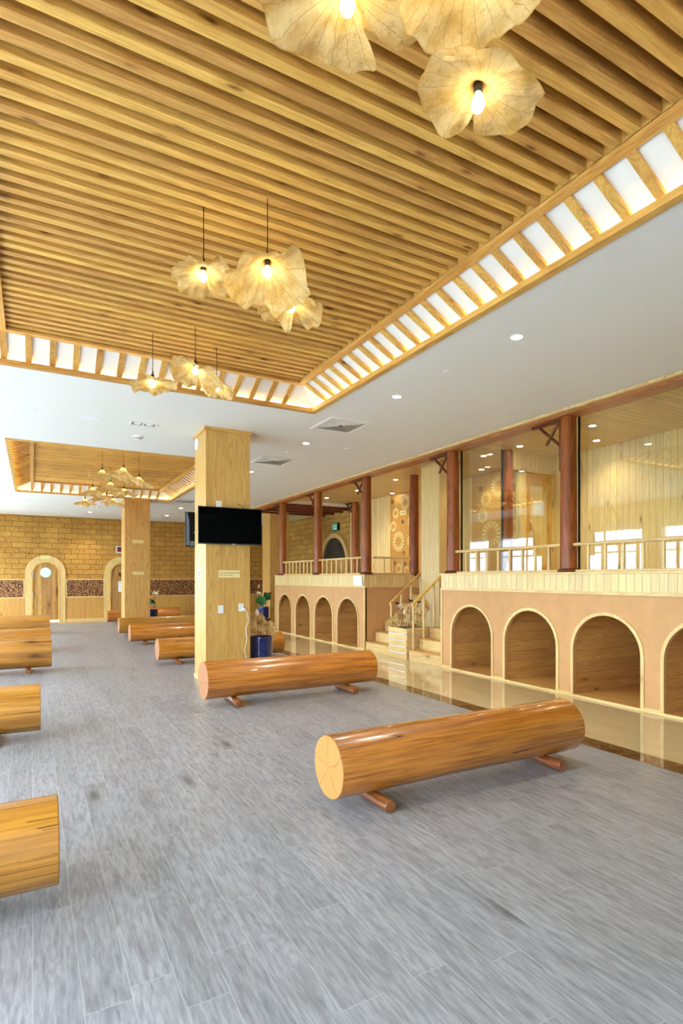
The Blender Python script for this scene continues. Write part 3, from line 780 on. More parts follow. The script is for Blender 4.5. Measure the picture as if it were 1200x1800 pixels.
# planter between the flights
t = thing('wooden_planter', 'tall pine planter box with silver strips between the stair flights', 'planter', (6.385, 8.94, 0))
for k in range(5):
    z = .002 + k * .124
    B('front_board', 'pineY', t, 0, .02, 0, .64, z, z + .108)
    if k: B('silver_strip', 'silver', t, -.008, .014, .03, .62, z - .02, z - .001)
    B('side_board', 'pineX', t, .02, .8, 0, .02, z, z + .108); B('side_board', 'pineX', t, .02, .8, .62, .64, z, z + .108)
    B('gap_lining', 'silver', t, .02, .79, .012, .018, z + .108, z + .124)
B('soil', 'soil', t, .02, .8, .02, .62, .50, .57)

# pillar standing behind the planter
t = pillar(7.20, 8.96, .62, .60, ZG, 'square pale pillar rising behind the planter between the stair flights', cornice=False)
for ch in t.children:
    if ch.name.startswith('shaft'): ch.data.materials[0] = M['veneer_pale']

# ------------------------------------------------------------------ round red posts, beam, brackets
def post(x, y, label, bracket=True, ztop=3.83, z0=1.682, r=.112):
    t = thing('round_timber_post', label, 'post', (x, y, z0)); h = ztop - z0
    b = bm_(); prof = [(r * 1.0, .0), (r * 1.0, .3), (r * .98, h * .5), (r * .94, h * .8), (r * .92, h)]
    lathe(b, prof, 28); obj('shaft', b, 'post', t, smooth=True)
    b = bm_(); lathe(b, [(r * 1.28, 0), (r * 1.34, .012), (r * 1.3, .03), (r * 1.12, .042), (r * 1.0, .05)], 28); obj('base_ring', b, 'bracket', t, smooth=True)
    if bracket:
        br = B('bracket_plate', 'bracket', t, -.03, .03, r - .005, r + .025, h - .72, h - .02)
        obj('bracket_arm', box(bm_(), -.03, .03, r + .02, r + .52, h - .032, h - .002), 'bracket', br)
        def strut(p, q):
            b = bm_(); tube(b, [p, q], .022, 8); obj('strut', b, 'bracket', br)
        strut((0, r + .40, h - .03), (0, r + .02, h - .37)); strut((0, r + .05, h - .03), (0, r + .27, h - .31))
    return t
FP = [5.287, 7.727, 10.66, 13.074, 15.434]
post(6.52, 2.75, 'round red timber post at the near end of the gallery, closest to the front wall')
for y, l in zip(FP, ('round red timber post nearest the viewer, widest of the front row', 'round red timber post right of the stairs in front row', 'round red timber post left of the stairs, by the pinned paper',
                     'second round red timber post from the far end, front row', 'farthest round red timber post of the front row')):
    post(6.52, y, l)
post(7.82, 7.73, 'rear round red timber post behind the gallery glass', False, ZG, ZD)
post(7.82, 10.66, 'rear round red timber post beside the carved wheel panel', False, ZG, ZD)
post(8.93, 15.3, 'rear round red timber post by the arched side doorway', True, ZG, ZD)
t = thing('gallery_beam', 'long red stained beam along the top of the gallery', 'beam', (6.37, 1.2, 3.83))
B('beam_body', 'beam', t, 0, .25, 0, 17.3, 0, .17)
b = bm_()
for k in range(170):
    y = k * .1; box(b, -.075, -.005, y + .004, y + .096, .042, .068)
box(b, -.06, 0, 0, 17.0, .036, .07)
obj('carved_moulding', b, 'pineY', t)
for i, y in enumerate((15.95, 16.6, 17.25, 17.9)):
    o = B('ceiling_joist', 'joist', None, 6.63, 9.19, y - .05, y + .05, 3.80, 3.90)
    tag(o, ['dark red ceiling joist nearest the plank ceiling, beyond the gallery', 'second dark red ceiling joist beyond the gallery', 'third dark red ceiling joist beyond the gallery', 'farthest dark red ceiling joist beyond the gallery'][i], 'joist')

# ------------------------------------------------------------------ balcony railings
def railing(p0, p1, balys, label, zb=1.682):
    """p0->p1 along X or Y, balusters at the given distances"""
    v = Vector((p1[0] - p0[0], p1[1] - p0[1], 0)); L = v.length
    t = thing('balcony_railing', label, 'railing', (p0[0], p0[1], zb), math.atan2(v.y, v.x))
    b = bm_(); tube(b, [(0, 0, .378), (L, 0, .378)], .024, 12); obj('top_rail', b, 'pineX', t, smooth=True)
    b = bm_(); box(b, 0, L, -.02, .02, 0, .032); obj('bottom_rail', b, 'pineX', t, bevel=.006)
    for d in balys:
        b = bm_(); lathe(b, [(.021, 0), (.021, .06), (.018, .062), (.018, .066), (.021, .068), (.02, .17), (.021, .27), (.018, .272), (.018, .276), (.021, .278), (.021, .325)], 10, d, 0, .032)
        obj('baluster', b, 'pineZ', t, smooth=True)
    return t
railing((6.50, 2.86), (6.50, 5.18), [.31 + .255 * i for i in range(8)], 'pale balcony railing at the right picture edge, before the glass')
railing((6.50, 5.40), (6.50, 7.62), [.21 + .25 * i for i in range(8)], 'pale balcony railing between the two nearest red posts')
railing((6.50, 10.77), (6.50, 12.97), [.26 + .25 * i for i in range(8)], 'pale balcony railing left of the stairs, above the pinned paper')
railing((6.50, 13.18), (6.50, 15.33), [.26 + .24 * i for i in range(8)], 'pale balcony railing at the far end of the gallery')
railing((6.66, 10.62), (7.70, 10.62), [.30, .55, .80], 'short pale railing running back beside the stairs')

# glass of the near gallery room
def pane(y0, y1, n):
    o = struct('window_%d' % n, box(bm_(), 6.640, 6.648, y0, y1, ZD, ZG), 'glass')
    b = bm_(); box(b, 6.63, 6.658, y0 - .012, y0 + .008, ZD, ZG); box(b, 6.63, 6.658, y1 - .008, y1 + .012, ZD, ZG); obj('edge_profile', b, 'black', o)
pane(1.2, 2.70, 10); pane(2.80, 5.21, 11); pane(5.37, 7.64, 12)
o = struct('window_13', box(bm_(), 6.67, 7.70, 7.726, 7.734, ZD, ZG), 'glass')
b = bm_(); box(b, 7.685, 7.71, 7.715, 7.745, ZD, ZG); obj('edge_profile', b, 'black', o)
o = struct('window_14', box(bm_(), 7.94, 8.13, 7.726, 7.734, ZD, 3.66), 'glass')
# wall with the pine door
b = bm_(); box(b, 7.94, XW, 7.68, 7.78, 3.66, ZG); box(b, 9.02, XW, 7.68, 7.78, ZD, 3.66)
struct('wall_partition', b, 'wallplank_X')
b = bm_(); box(b, 8.13, 8.26, 7.66, 7.80, ZD, 3.66); box(b, 8.98, 9.03, 7.66, 7.80, ZD, 3.66); box(b, 8.13, 9.03, 7.66, 7.80, 3.63, 3.68)
d = struct('door_4', b, 'pineZ')
b = bm_(); box(b, 8.28, 8.41, 7.69, 7.73, ZD + .01, 3.62); box(b, 8.87, 8.97, 7.69, 7.73, ZD + .01, 3.62); box(b, 8.41, 8.87, 7.69, 7.73, 3.40, 3.62); box(b, 8.41, 8.87, 7.69, 7.73, ZD + .01, ZD + .2)
obj('door_frame', b, 'honeyZ', d); obj('door_panel', box(bm_(), 8.41, 8.87, 7.70, 7.72, ZD + .2, 3.40), 'wallplank_X', d)
b = bm_(); tube(b, [(8.37, 7.69, 2.28), (8.39, 7.63, 2.36), (8.40, 7.62, 2.5), (8.39, 7.63, 2.64), (8.37, 7.69, 2.72)], .02, 8); obj('door_handle', b, 'pineZ', d, smooth=True)
for z in (2.2, 3.05): obj('hinge', box(bm_(), 8.975, 8.995, 7.65, 7.66, z - .09, z + .09), 'chrome', d)
t = thing('paper_notice', 'white paper pinned on the pine door behind the glass', 'paper', (8.64, 7.699, 2.95))
B('sheet', 'paper', t, -.15, .15, -.004, 0, -.14, .14)
b = bm_()
for x, z in ((-.13, .12), (.13, .12), (-.13, -.12), (.13, -.12)): box(b, x - .006, x + .006, -.006, -.004, z - .006, z + .006)
obj('pins', b, 'slotdark', t)

# paper on the left platform
t = thing('paper_notice', 'white printed sheet pinned on the boarded fascia at the platform corner', 'paper', (XG - .0125, 10.84, 1.545))
b = bm_(); v = []
for x in (-.012, -.009): v += [b.verts.new(p) for p in ((x, .20, .11), (x, -.17, .135), (x - .02, -.24, -.125), (x, .16, -.125))]
for f in ((0, 1, 2, 3), (7, 6, 5, 4), (0, 4, 5, 1), (1, 5, 6, 2), (2, 6, 7, 3), (3, 7, 4, 0)): b.faces.new([v[i] for i in f])
obj('sheet', b, 'paper', t)
b = bm_()
for k in range(6): box(b, -.0135, -.0125, -.10, .12, .07 - k * .025, .076 - k * .025)
obj('print_lines', b, 'papergrey', t)

# ------------------------------------------------------------------ carved wheel panels on the gallery back wall
t = struct('trim_2', box(bm_(), XW - .012, XW, 11.2, 13.55, ZD, ZG), 'veneer_dark')
t = struct('trim_3', box(bm_(), XW - .012, XW, 7.9, 10.1, ZD, ZG), 'veneer_dark')
def wheel(y, z, R, label, n=16):
    t = thing('wheel_ornament', label, 'wall ornament', (XW - .012, y, z), group='carved wheel ornaments')
    for k in range(n):
        a = 2 * PI * k / n; w0, w1 = .09, .125 * 16 / n
        b = bm_(); pts = []
        for rr, ww in ((R * .48, w0), (R, w1)):
            pts += [(rr * math.cos(a - ww), rr * math.sin(a - ww)), (rr * math.cos(a + ww), rr * math.sin(a + ww))]
        pts = [pts[0], pts[1], pts[3], pts[2]]
        prism(b, pts, -.008, 0, 'X')
        obj('petal', b, 'wheel', t)
    return t
W1 = [(13.117, 2.633, .285, 'big carved wheel on the stair-side panel, left of the rear post'),
      (12.50, 2.62, .19, 'carved wheel half hidden behind the rear post, level with the biggest one'),
      (12.80, 3.71, .21, 'topmost carved wheel above the small plaque'),
      (13.26, 3.45, .15, 'small carved wheel left of the small plaque'),
      (13.38, 3.08, .15, 'small carved wheel just above the big wheel'),
      (12.52, 3.15, .16, 'small carved wheel right of the plaque, half behind the rear post'),
      (13.10, 1.86, .15, 'low small carved wheel seen through the balusters'),
      (12.45, 2.15, .18, 'carved wheel low behind the rear post'),
      (12.72, 1.80, .13, 'lowest carved wheel beside the rear post')]
W2 = [(9.224, 3.641, .235, 'carved wheel behind the gallery glass, beside the rear post top'),
      (8.75, 3.55, .20, 'carved wheel behind glass right of the rear post, near the pine door'),
      (9.616, 3.41, .17, 'small carved wheel behind the glass, upper left'),
      (9.727, 3.03, .165, 'small carved wheel behind the glass, above the large one'),
      (9.453, 2.60, .29, 'largest carved wheel behind the gallery glass'),
      (8.82, 2.66, .21, 'carved wheel behind glass at mid height beside the pine door'),
      (8.80, 2.12, .17, 'low carved wheel behind glass beside the pine door')]
for a in W1 + W2: wheel(*a)
b = bm_()
for (y, z) in ((13.42, 3.80), (12.92, 3.18), (12.86, 2.30), (13.3, 2.02), (12.8, 2.0), (9.80, 3.66), (8.7, 3.05)):
    for k in range(2): tube(b, [(XW - .012, y, z), (XW - .017 - .002 * k, y, z)], .065 - .03 * k, 16)
struct('trim_4', b, 'wheelring')
plaque('notice_plaque', 'tilted-looking cream plaque among the carved wheels', (XW - .0125, 12.894, 3.43), .30, .13, -PI / 2, ['KHU NỮ'], .05)

# ------------------------------------------------------------------ arched side door in the brick wall
cy, XD = 17.05, 9.2
oo = arch_pts(cy - 1.02, cy + 1.02, 0, 3.14); oi = arch_pts(cy - .86, cy + .86, 0, 2.99)
d = struct('door_3', arch_strip(bm_(), oi, oo, XD - .12, XD - .001, 'X'), 'veneer_pale')
obj('fanlight', prism(bm_(), [p for p in arch_pts(cy - .86, cy + .86, 2.14, 2.99)], XD - .05, XD - .04, 'X'), 'darkglass', d)
b = bm_(); box(b, XD - .11, XD - .01, cy - .86, cy + .86, 2.10, 2.22); box(b, XD - .09, XD - .01, cy - .86, cy - .78, 0, 2.1); box(b, XD - .09, XD - .01, cy + .78, cy + .86, 0, 2.1); box(b, XD - .09, XD - .01, cy - .06, cy + .06, 0, 2.1)
for s in (-1, 1):
    yc = cy + s * .42
    box(b, XD - .08, XD - .02, yc - .36, yc + .36, 1.78, 2.1); box(b, XD - .08, XD - .02, yc - .36, yc - .24, 0, 1.78); box(b, XD - .08, XD - .02, yc + .24, yc + .36, 0, 1.78); box(b, XD - .08, XD - .02, yc - .24, yc + .24, 0, .3)
obj('door_leaves', b, 'honeyZ', d)
b = bm_()
for s in (-1, 1): box(b, XD - .055, XD - .045, cy + s * .42 - .24, cy + s * .42 + .24, .3, 1.78)
obj('door_glass', b, 'darkglass', d)
t = thing('exit_sign', 'green exit sign above the arched side doorway', 'exit sign', (XD, 17.0, 3.36))
B('case', 'black', t, -.08, 0, -.19, .19, -.13, .13); B('face', 'exitgreen', t, -.084, -.08, -.17, .17, -.11, .11)
text('lettering', 'EXIT', .12, 'paper', t, (-.086, .15, -.005), (PI / 2, 0, -PI / 2))
b = bm_(); prism(b, [(.13, -.06), (.03, -.06), (.03, -.035), (-.06, -.035), (-.06, -.01), (-.13, -.05), (-.06, -.09), (-.06, -.085), (.13, -.085)], -.087, -.084, 'X'); obj('arrow', b, 'paper', t)

# ------------------------------------------------------------------ log benches
def log_bench(xl, xr, yc, R1, R2, clear, label, mat='log', end='end', seed=0, feet=(.14, .84), footr=None, ft=.0):
    t = thing('log_bench', label, 'log bench', (xl, yc, 0), 0, 'log benches')
    L = xr - xl; rnd = random.Random(seed)
    zc = clear + R1
    N, S = 22, 44
    b = bm_(); rings = []
    for i in range(N + 1):
        x = L * i / N; R = R1 + (R2 - R1) * i / N
        ring = []
        for k in range(S):
            a = 2 * PI * k / S
            nz = noise.noise(Vector((x * .9 + seed * 5.1, math.cos(a) * 1.1, math.sin(a) * 1.1 + seed)))
            nz2 = noise.noise(Vector((x * 3.1 + seed, math.cos(a) * 3, math.sin(a) * 3)))
            rr = R * (1 + .035 * nz + .010 * nz2)
            ring.append(b.verts.new((x, rr * math.cos(a), rr * math.sin(a))))
        rings.append(ring)
    for p, q in zip(rings, rings[1:]):
        for k in range(S): b.faces.new((p[k], p[(k + 1) % S], q[(k + 1) % S], q[k]))
    endL = [v.co.copy() for v in rings[0]]; endR = [v.co.copy() for v in rings[-1]]
    tr = obj('trunk', b, mat, t, smooth=True); tr.location = (0, 0, zc)
    for pts, dx, m in ((endL, -.0, end), (endR, .0, end)):
        b = bm_(); th = .006 * (1 if pts is endR else -1)
        A = [b.verts.new((dx, p.y * .996, p.z * .996)) for p in pts]; D = [b.verts.new((dx + th, p.y * .985, p.z * .985)) for p in pts]
        b.faces.new(A); b.faces.new(D)
        for k in range(S): b.faces.new((A[k], A[(k + 1) % S], D[(k + 1) % S], D[k]))
        e = obj('end_face', b, m, t); e.location = (pts[0].x, 0, zc)
    fr = footr or (clear + .012) / 2
    for f in feet:
        x = L * f; b = bm_(); hl = .27
        prof = []
        tube(b, [(x, -hl, fr), (x, -hl + .004, fr), (x + rnd.uniform(-.01, .01), 0, fr), (x, hl - .004, fr), (x, hl, fr)], [fr * .93, fr, fr * .99, fr, fr * .93], 14)
        obj('foot', b, 'foot', t, smooth=True)
    return t
log_bench(1.80, 4.17, 3.44, .215, .228, .075, 'large glossy log bench nearest the viewer, right of centre', 'log', 'end', 1, (.14, .86))
log_bench(1.86, 4.28, 6.92, .236, .225, .09, 'log bench in front of the nearest pillar, pinkish end facing left', 'log', 'endpink', 2, (.155, .84))
log_bench(2.03, 4.50, 10.76, .202, .222, .07, 'log bench just behind the nearest pillar and blue pot', 'log', 'endpink', 3)
log_bench(2.04, 4.50, 14.20, .204, .21, .075, 'log bench between the two pillars, fourth from the viewer', 'log', 'endpink', 4)
log_bench(2.09, 4.52, 16.55, .215, .22, .07, 'log bench just before the second pillar base', 'logpale', 'endpink', 5)
log_bench(2.25, 4.70, 20.79, .204, .205, .07, 'farthest log bench right of the walkway, behind the second pillar', 'log', 'endpink', 6)
log_bench(-2.35, .108, 3.19, .217, .217, .06, 'large pale log bench at left edge, nearest the viewer', 'logpale', 'end', 7)
log_bench(-2.35, .066, 6.45, .235, .235, .06, 'pale log bench at left edge, second from the viewer', 'logpale', 'end', 8)
log_bench(-2.2, .285, 10.95, .236, .236, .065, 'pale log bench at left edge, third from the viewer, foot end showing', 'logpale', 'end', 9, (.14, .86))
log_bench(-2.15, .345, 13.9, .222, .222, .06, 'pale cracked log bench at left, fourth from the viewer', 'logpale', 'end', 10)
log_bench(-2.0, .43, 18.3, .236, .236, .06, 'pale log bench at left, fifth from viewer, before the porthole door', 'logpale', 'end', 11)
log_bench(-2.6, -.86, 20.8, .225, .225, .06, 'farthest log bench at the left edge, only its top showing', 'logpale', 'end', 12)
log_bench(3.10, 5.10, 22.55, .20, .20, .06, 'log bench against the end wall, behind the small blue pot', 'log', 'endpink', 13)

# ------------------------------------------------------------------ pots with dried lotus
def lotus_leafmesh(R, seed, cup=.25, seg=28, notch=True):
    b = bm_(); rings = []; rnd = random.Random(seed); ph = rnd.uniform(0, 6)
    for i in range(8):
        tt = i / 7
        ring = []
        for k in range(seg):
            a = 2 * PI * k / seg
            rr = R * tt * (1 + .10 * math.sin(3 * a + ph) + .05 * math.sin(7 * a))
            ring.append(b.verts.new((rr * math.cos(a), rr * math.sin(a), cup * R * tt * tt + .10 * R * tt * math.sin(4 * a + ph * 2) * tt)))
        rings.append(ring)
    for p, q in zip(rings, rings[1:]):
        for k in range(seg): b.faces.new((p[k], p[(k + 1) % seg], q[(k + 1) % seg], q[k]))
    bmesh.ops.remove_doubles(b, verts=b.verts, dist=1e-4)
    return b
def flower(parent, stem_pts, kind, s=.05, seed=0, tilt=(0, 0, 0)):
    b = bm_(); tube(b, stem_pts, .005, 6); st = obj('stem', b, 'stem', parent, smooth=True)
    top = Vector(stem_pts[-1])
    if kind == 'pod':
        b = bm_(); lathe(b, [(.006, -s * .7), (s * .5, -s * .3), (s * .95, 0), (s, .01), (s * .9, .016), (0, .014)], 16)
        o = obj('seed_pod', b, 'pod', st, smooth=True)
    elif kind == 'bud':
        b = bm_(); lathe(b, [(.004, -s * 1.0), (s * .55, -s * .6), (s * .75, 0), (s * .55, s * .7), (.004, s * 1.3)], 14)
        o = obj('bud', b, 'peach' if seed % 2 else 'petal', st, smooth=True)
    elif kind == 'bloom':
        b = bm_()
        for k in range(11):
            a = 2 * PI * k / 11; up = .9 if k % 2 else .5
            d = Vector((math.cos(a), math.sin(a), 0)); w = Vector((-math.sin(a), math.cos(a), 0))
            p = [Vector((0, 0, 0)), d * s * .6 + w * s * .3 + Vector((0, 0, s * up * .5)), d * s * 1.15 + Vector((0, 0, s * up)), d * s * .6 - w * s * .3 + Vector((0, 0, s * up * .5))]
            b.faces.new([b.verts.new(x) for x in p])
        lathe(b, [(.003, 0), (s * .25, s * .1), (s * .25, s * .3), (0, s * .32)], 10)
        o = obj('bloom', b, 'petal', st)
    elif kind in ('leaf', 'green'):
        o = obj('lotus_leaf', lotus_leafmesh(s, seed), 'leaf' if kind == 'leaf' else 'greenleaf', st, smooth=True)
        if kind == 'leaf':
            uvl = o.data.uv_layers.new(name='UVMap')
            for l in o.data.loops:
                co = o.data.vertices[l.vertex_index].co
                uvl.data[l.index].uv = (math.atan2(co.y, co.x) / (2 * PI) + .5, min(1, math.hypot(co.x, co.y) / s))
    o.location = top; o.rotation_euler = tilt
def stempath(x, y, z0, z1, dx, dy, n=6):
    return [(x + dx * (k / n) ** 1.6, y + dy * (k / n) ** 1.6, z0 + (z1 - z0) * k / n) for k in range(n + 1)]
def pot(x, y, R, H, label, plants, taper=.88):
    t = thing('blue_pot', label, 'plant pot', (x, y, 0))
    b = bm_(); lathe(b, [(R * taper * .96, 0), (R * taper, .012), (R * .97, H * .55), (R, H - .03), (R * 1.015, H - .012), (R, H), (R - .022, H), (R - .025, H - .06), (0, H - .062)], 40)
    obj('glazed_body', b, 'bluepot', t, smooth=True)
    b = bm_(); lathe(b, [(R - .027, H - .062), (R - .03, H - .045), (0, H - .04)], 24); obj('soil', b, 'soil', t)
    for i, (px, py, zt, dx, dy, kind, s, tilt) in enumerate(plants):
        flower(t, stempath(px, py, H - .05, zt, dx, dy), kind, s, i, tilt)
    return t
pot(3.30, 8.72, .195, .64, 'glossy cobalt blue pot of dried lotus beside nearest pillar', [
    (-.07, -.05, 1.03, -.03, -.02, 'bud', .05, (0, 0, 0)), (.0, .02, .86, -.02, .03, 'leaf', .15, (1.35, .5, .3)), (.05, .04, .82, .04, .02, 'leaf', .13, (1.5, .9, -.4)),
    (.08, -.03, .92, .02, 0, 'pod', .055, (.25, .2, 0)), (-.05, .08, .76, -.03, 0, 'leaf', .11, (1.3, -.9, .6)), (.02, .05, .90, .02, .03, 'bloom', .05, (.3, 0, 0)),
    (.10, .06, .74, .10, -.0, 'leaf', .10, (1.1, 1.2, .0)), (-.02, .08, .92, .0, .02, 'leaf', .085, (1.5, -.7, .9)), (.12, -.0, .74, .08, -.02, 'leaf', .06, (1.4, .4, 0))])
pot(6.62, 17.3, .19, .66, 'smaller-looking blue pot with white lotus at the arcade end', [
    (-.05, 0, 1.06, -.12, 0, 'bloom', .10, (.5, 0, 0)), (.02, .02, 1.04, .03, 0, 'bud', .05, (0, 0, 0)), (.0, -.05, .84, -.13, -.1, 'green', .17, (.9, -.3, 0)),
    (.06, -.02, .98, .04, -.02, 'green', .15, (1.0, .3, 0)), (.1, 0, 1.10, .14, 0, 'pod', .06, (.2, .3, 0)), (-.03, .03, 1.32, -.1, .02, 'bud', .06, (0, 0, 0)), (-.08, 0, .9, -.09, 0, 'bud', .05, (.2, 0, 0)), (.08, 0, .88, .03, 0, 'bud', .045, (0, .3, 0))])
pot(3.34, 18.6, .19, .60, 'dark blue pot with a white bloom right of second pillar', [
    (.0, 0, 1.06, .1, 0, 'bloom', .12, (.4, 0, 0)), (-.05, 0, 1.12, -.03, 0, 'pod', .07, (.6, 0, 0)), (-.08, -.04, .80, -.09, -.05, 'green', .17, (.8, -.5, 0)),
    (-.02, -.03, .82, .0, -.03, 'green', .14, (.5, .5, 0)), (-.1, 0, .88, -.1, 0, 'bud', .07, (0, -.5, 0)), (.03, -.08, .68, .02, -.05, 'bud', .06, (.5, 0, 0))])
# lotus arrangement standing in the stair planter
t = thing('dried_lotus_arrangement', 'dried lotus stems, leaves and pods in the stair planter', 'dried flowers', (6.42, 9.26, .565))
arr = [(.12, .12, .52, -.04, .06, 'pod', .045, (.3, 0, 0)), (.1, .16, .12, -.05, .12, 'leaf', .13, (1.0, -.8, 0)), (.16, .02, .42, -.03, .14, 'bloom', .09, (.4, 0, 0)), (.2, -.05, .42, 0, .04, 'bud', .055, (0, 0, 0)),
       (.22, .05, .34, 0, .05, 'bud', .06, (.2, 0, 0)), (.2, -.1, .58, .05, .05, 'pod', .05, (.3, .3, 0)), (.16, .08, .28, 0, .1, 'leaf', .10, (1.3, -.6, 0)), (.3, -.15, .56, .05, -.05, 'pod', .045, (.2, .2, 0)),
       (.28, -.1, .16, .05, -.1, 'leaf', .11, (1.2, .5, 0)), (.4, -.12, .5, .1, -.08, 'leaf', .09, (1.3, .2, 0)), (.15, -.12, .62, .25, -.1, 'bloom', .06, (.3, 0, 0)), (.45, -.2, .42, .1, -.02, 'bud', .05, (0, 0, 0))]
for i, (px, py, zt, dx, dy, kind, s, tilt) in enumerate(arr):
    flower(t, stempath(px, py, 0, zt, dx, dy), kind, s, i, tilt)

# ------------------------------------------------------------------ lotus leaf pendants
def pendant(x, y, zb, R, label, seed, droop=.12, tilt=(0, 0), notch=None, ruf=.05, funnel=.08, ell=(1, 1), flap=None):
    """zb: height of the bulb centre; leaf apex sits on the lamp socket"""
    t = thing('lotus_leaf_pendant', label, 'pendant lamp', (x, y, zb), 0, 'lotus leaf pendants')
    rnd = random.Random(seed); ph = [rnd.uniform(0, 6.28) for _ in range(6)]
    b = bm_(); lathe(b, [(.004, -.036), (.016, -.03), (.026, -.012), (.027, .004), (.021, .022), (.014, .036), (.012, .045)], 18); obj('bulb', b, 'bulb', t, smooth=True)
    b = bm_(); lathe(b, [(.0155, .043), (.018, .046), (.018, .095), (.012, .10), (.004, .108)], 16); obj('socket', b, 'black', t, smooth=True)
    b = bm_(); tube(b, [(0, 0, .1), (.002, 0, .2), (0, 0, 4.29 - zb)], .0032, 6); obj('cord', b, 'cord', t)
    N, S = 26, 132
    b = bm_(); vs = []; za = .098
    for i in range(N + 1):
        tt = i / N; row = []
        for k in range(S + 1):
            a = 2 * PI * k / S
            rr = R * (1 + .07 * math.sin(2 * a + ph[0]) + .05 * math.sin(3 * a + ph[1]) + .022 * math.sin(11 * a + ph[2]) + .02 * noise.noise(Vector((math.cos(a) * 9, math.sin(a) * 9, seed))))
            if notch is not None:
                d = (a - notch + PI) % (2 * PI) - PI
                rr *= 1 - .58 * math.exp(-(d / .10) ** 2) - .12 * math.exp(-(d / .4) ** 2)
            q = tt * rr
            X, Y = q * math.cos(a) * ell[0], q * math.sin(a) * ell[1]
            Z = za - funnel * (1 - math.exp(-tt * 5)) - droop * R * tt ** 1.6
            Z += ruf * R * tt ** 2 * (math.sin(5 * a + ph[3]) + .7 * math.sin(8 * a + ph[4]) + .4 * math.sin(15 * a + ph[5]))
            Z += tilt[0] * X + tilt[1] * Y
            Z += .012 * tt * noise.noise(Vector((X * 14, Y * 14, seed)))
            if flap:
                d = (a - flap[0] + PI) % (2 * PI) - PI
                Z += flap[1] * R * math.exp(-(d / flap[2]) ** 2) * tt ** 1.7
            row.append(b.verts.new((X, Y, Z)))
        vs.append(row)
    uvl = b.loops.layers.uv.new('UVMap')
    for i in range(N):
        for k in range(S):
            f = b.faces.new((vs[i][k], vs[i][k + 1], vs[i + 1][k + 1], vs[i + 1][k]))
            for l, (u, v) in zip(f.loops, ((k, i), (k + 1, i), (k + 1, i + 1), (k, i + 1))): l[uvl].uv = (u / S, v / N)
    bmesh.ops.remove_doubles(b, verts=b.verts, dist=2e-4)
    me = bpy.data.meshes.new('leaf_shade'); b.to_mesh(me); b.free()
    for p in me.polygons: p.use_smooth = True
    me.materials.append(M['leaf']); o = bpy.data.objects.new('leaf_shade', me); C.objects.link(o); o.parent = t
    b = bm_(); tube(b, [(0, 0, za - .002), (.006, .004, za + .03), (-.004, .008, za + .06)], [.012, .006, .002], 6); obj('leaf_stalk', b, 'stem', t)
    return t
far = math.atan2(.8757, .4829)        # direction away from the viewer
pendant(1.60, 1.74, 3.545, .235, 'dried lotus leaf pendant hanging lowest of the top right three', 3, .10, (0, 0), far + .05, .045, .05, (1.08, .96))
pendant(0.99, 1.75, 3.655, .30, 'dried lotus leaf pendant at the top, with a deep notch, left of its group', 4, .12, (0, 0), far - .62, .04, .05)
pendant(1.30, 1.44, 3.655, .245, 'dried lotus leaf pendant cut off by the top edge, right of its group', 5, .38, (0, 0), None, .04, .08)
pendant(1.04, 3.87, 3.69, .225, 'dried lotus leaf pendant of the middle trio, its left one', 6, .15, (-.03, -.08), far - .3, .10, .08)
pendant(1.38, 3.53, 3.65, .27, 'largest lotus leaf pendant of the middle trio, deeply draped', 7, .46, (-.10, -.20), None, .10, .06, flap=(-1.2, .45, .45))
pendant(1.725, 3.91, 3.655, .235, 'dried lotus leaf pendant of the middle trio, its right one', 8, .25, (-.08, -.16), far, .11, .07)
pendant(1.095, 6.06, 3.622, .225, 'flat lotus leaf pendant of the far trio, its left one', 9, .04, (-.03, -.12), None, .08, .10)
pendant(1.445, 5.69, 3.70, .27, 'lotus leaf pendant of the far trio with an orange cone', 10, .18, (-.40, -.08), far, .10, .10)
pendant(1.78, 6.08, 3.70, .19, 'lotus leaf pendant of the far trio, its right tilted one', 11, .20, (-.38, -.12), None, .10, .07)
k = 20
for (x, y, z, R, dr, tl, lab) in (
    (1.22, 12.07, 3.70, .27, .22, (.05, 0), 'lotus leaf pendant in far coffer, first row, at its left'),
    (1.57, 11.70, 3.71, .29, .45, (-.25, 0), 'lotus leaf pendant in far coffer, first row, nearest the viewer'),
    (1.92, 12.08, 3.62, .28, .25, (-.2, 0), 'lotus leaf pendant in far coffer, first row, at its right'),
    (1.23, 14.24, 3.66, .28, .35, (0, 0), 'lotus leaf pendant in far coffer, middle row, at its left'),
    (1.58, 13.87, 3.75, .33, .40, (-.05, 0), 'large lotus leaf pendant in far coffer, middle row, front one'),
    (1.92, 14.25, 3.68, .33, .22, (0, 0), 'lotus leaf pendant in far coffer, middle row, at its right'),
    (1.23, 16.40, 3.66, .30, .25, (0, 0), 'lotus leaf pendant in far coffer, last row, at its left'),
    (1.58, 16.03, 3.80, .30, .35, (.1, 0), 'lotus leaf pendant in far coffer, last row, front one'),
    (1.92, 16.41, 3.72, .30, .30, (-.1, 0), 'lotus leaf pendant in far coffer, last row, at its right')):
    pendant(x, y, z, R, lab, k, dr, tl, None, .08, .12); k += 1

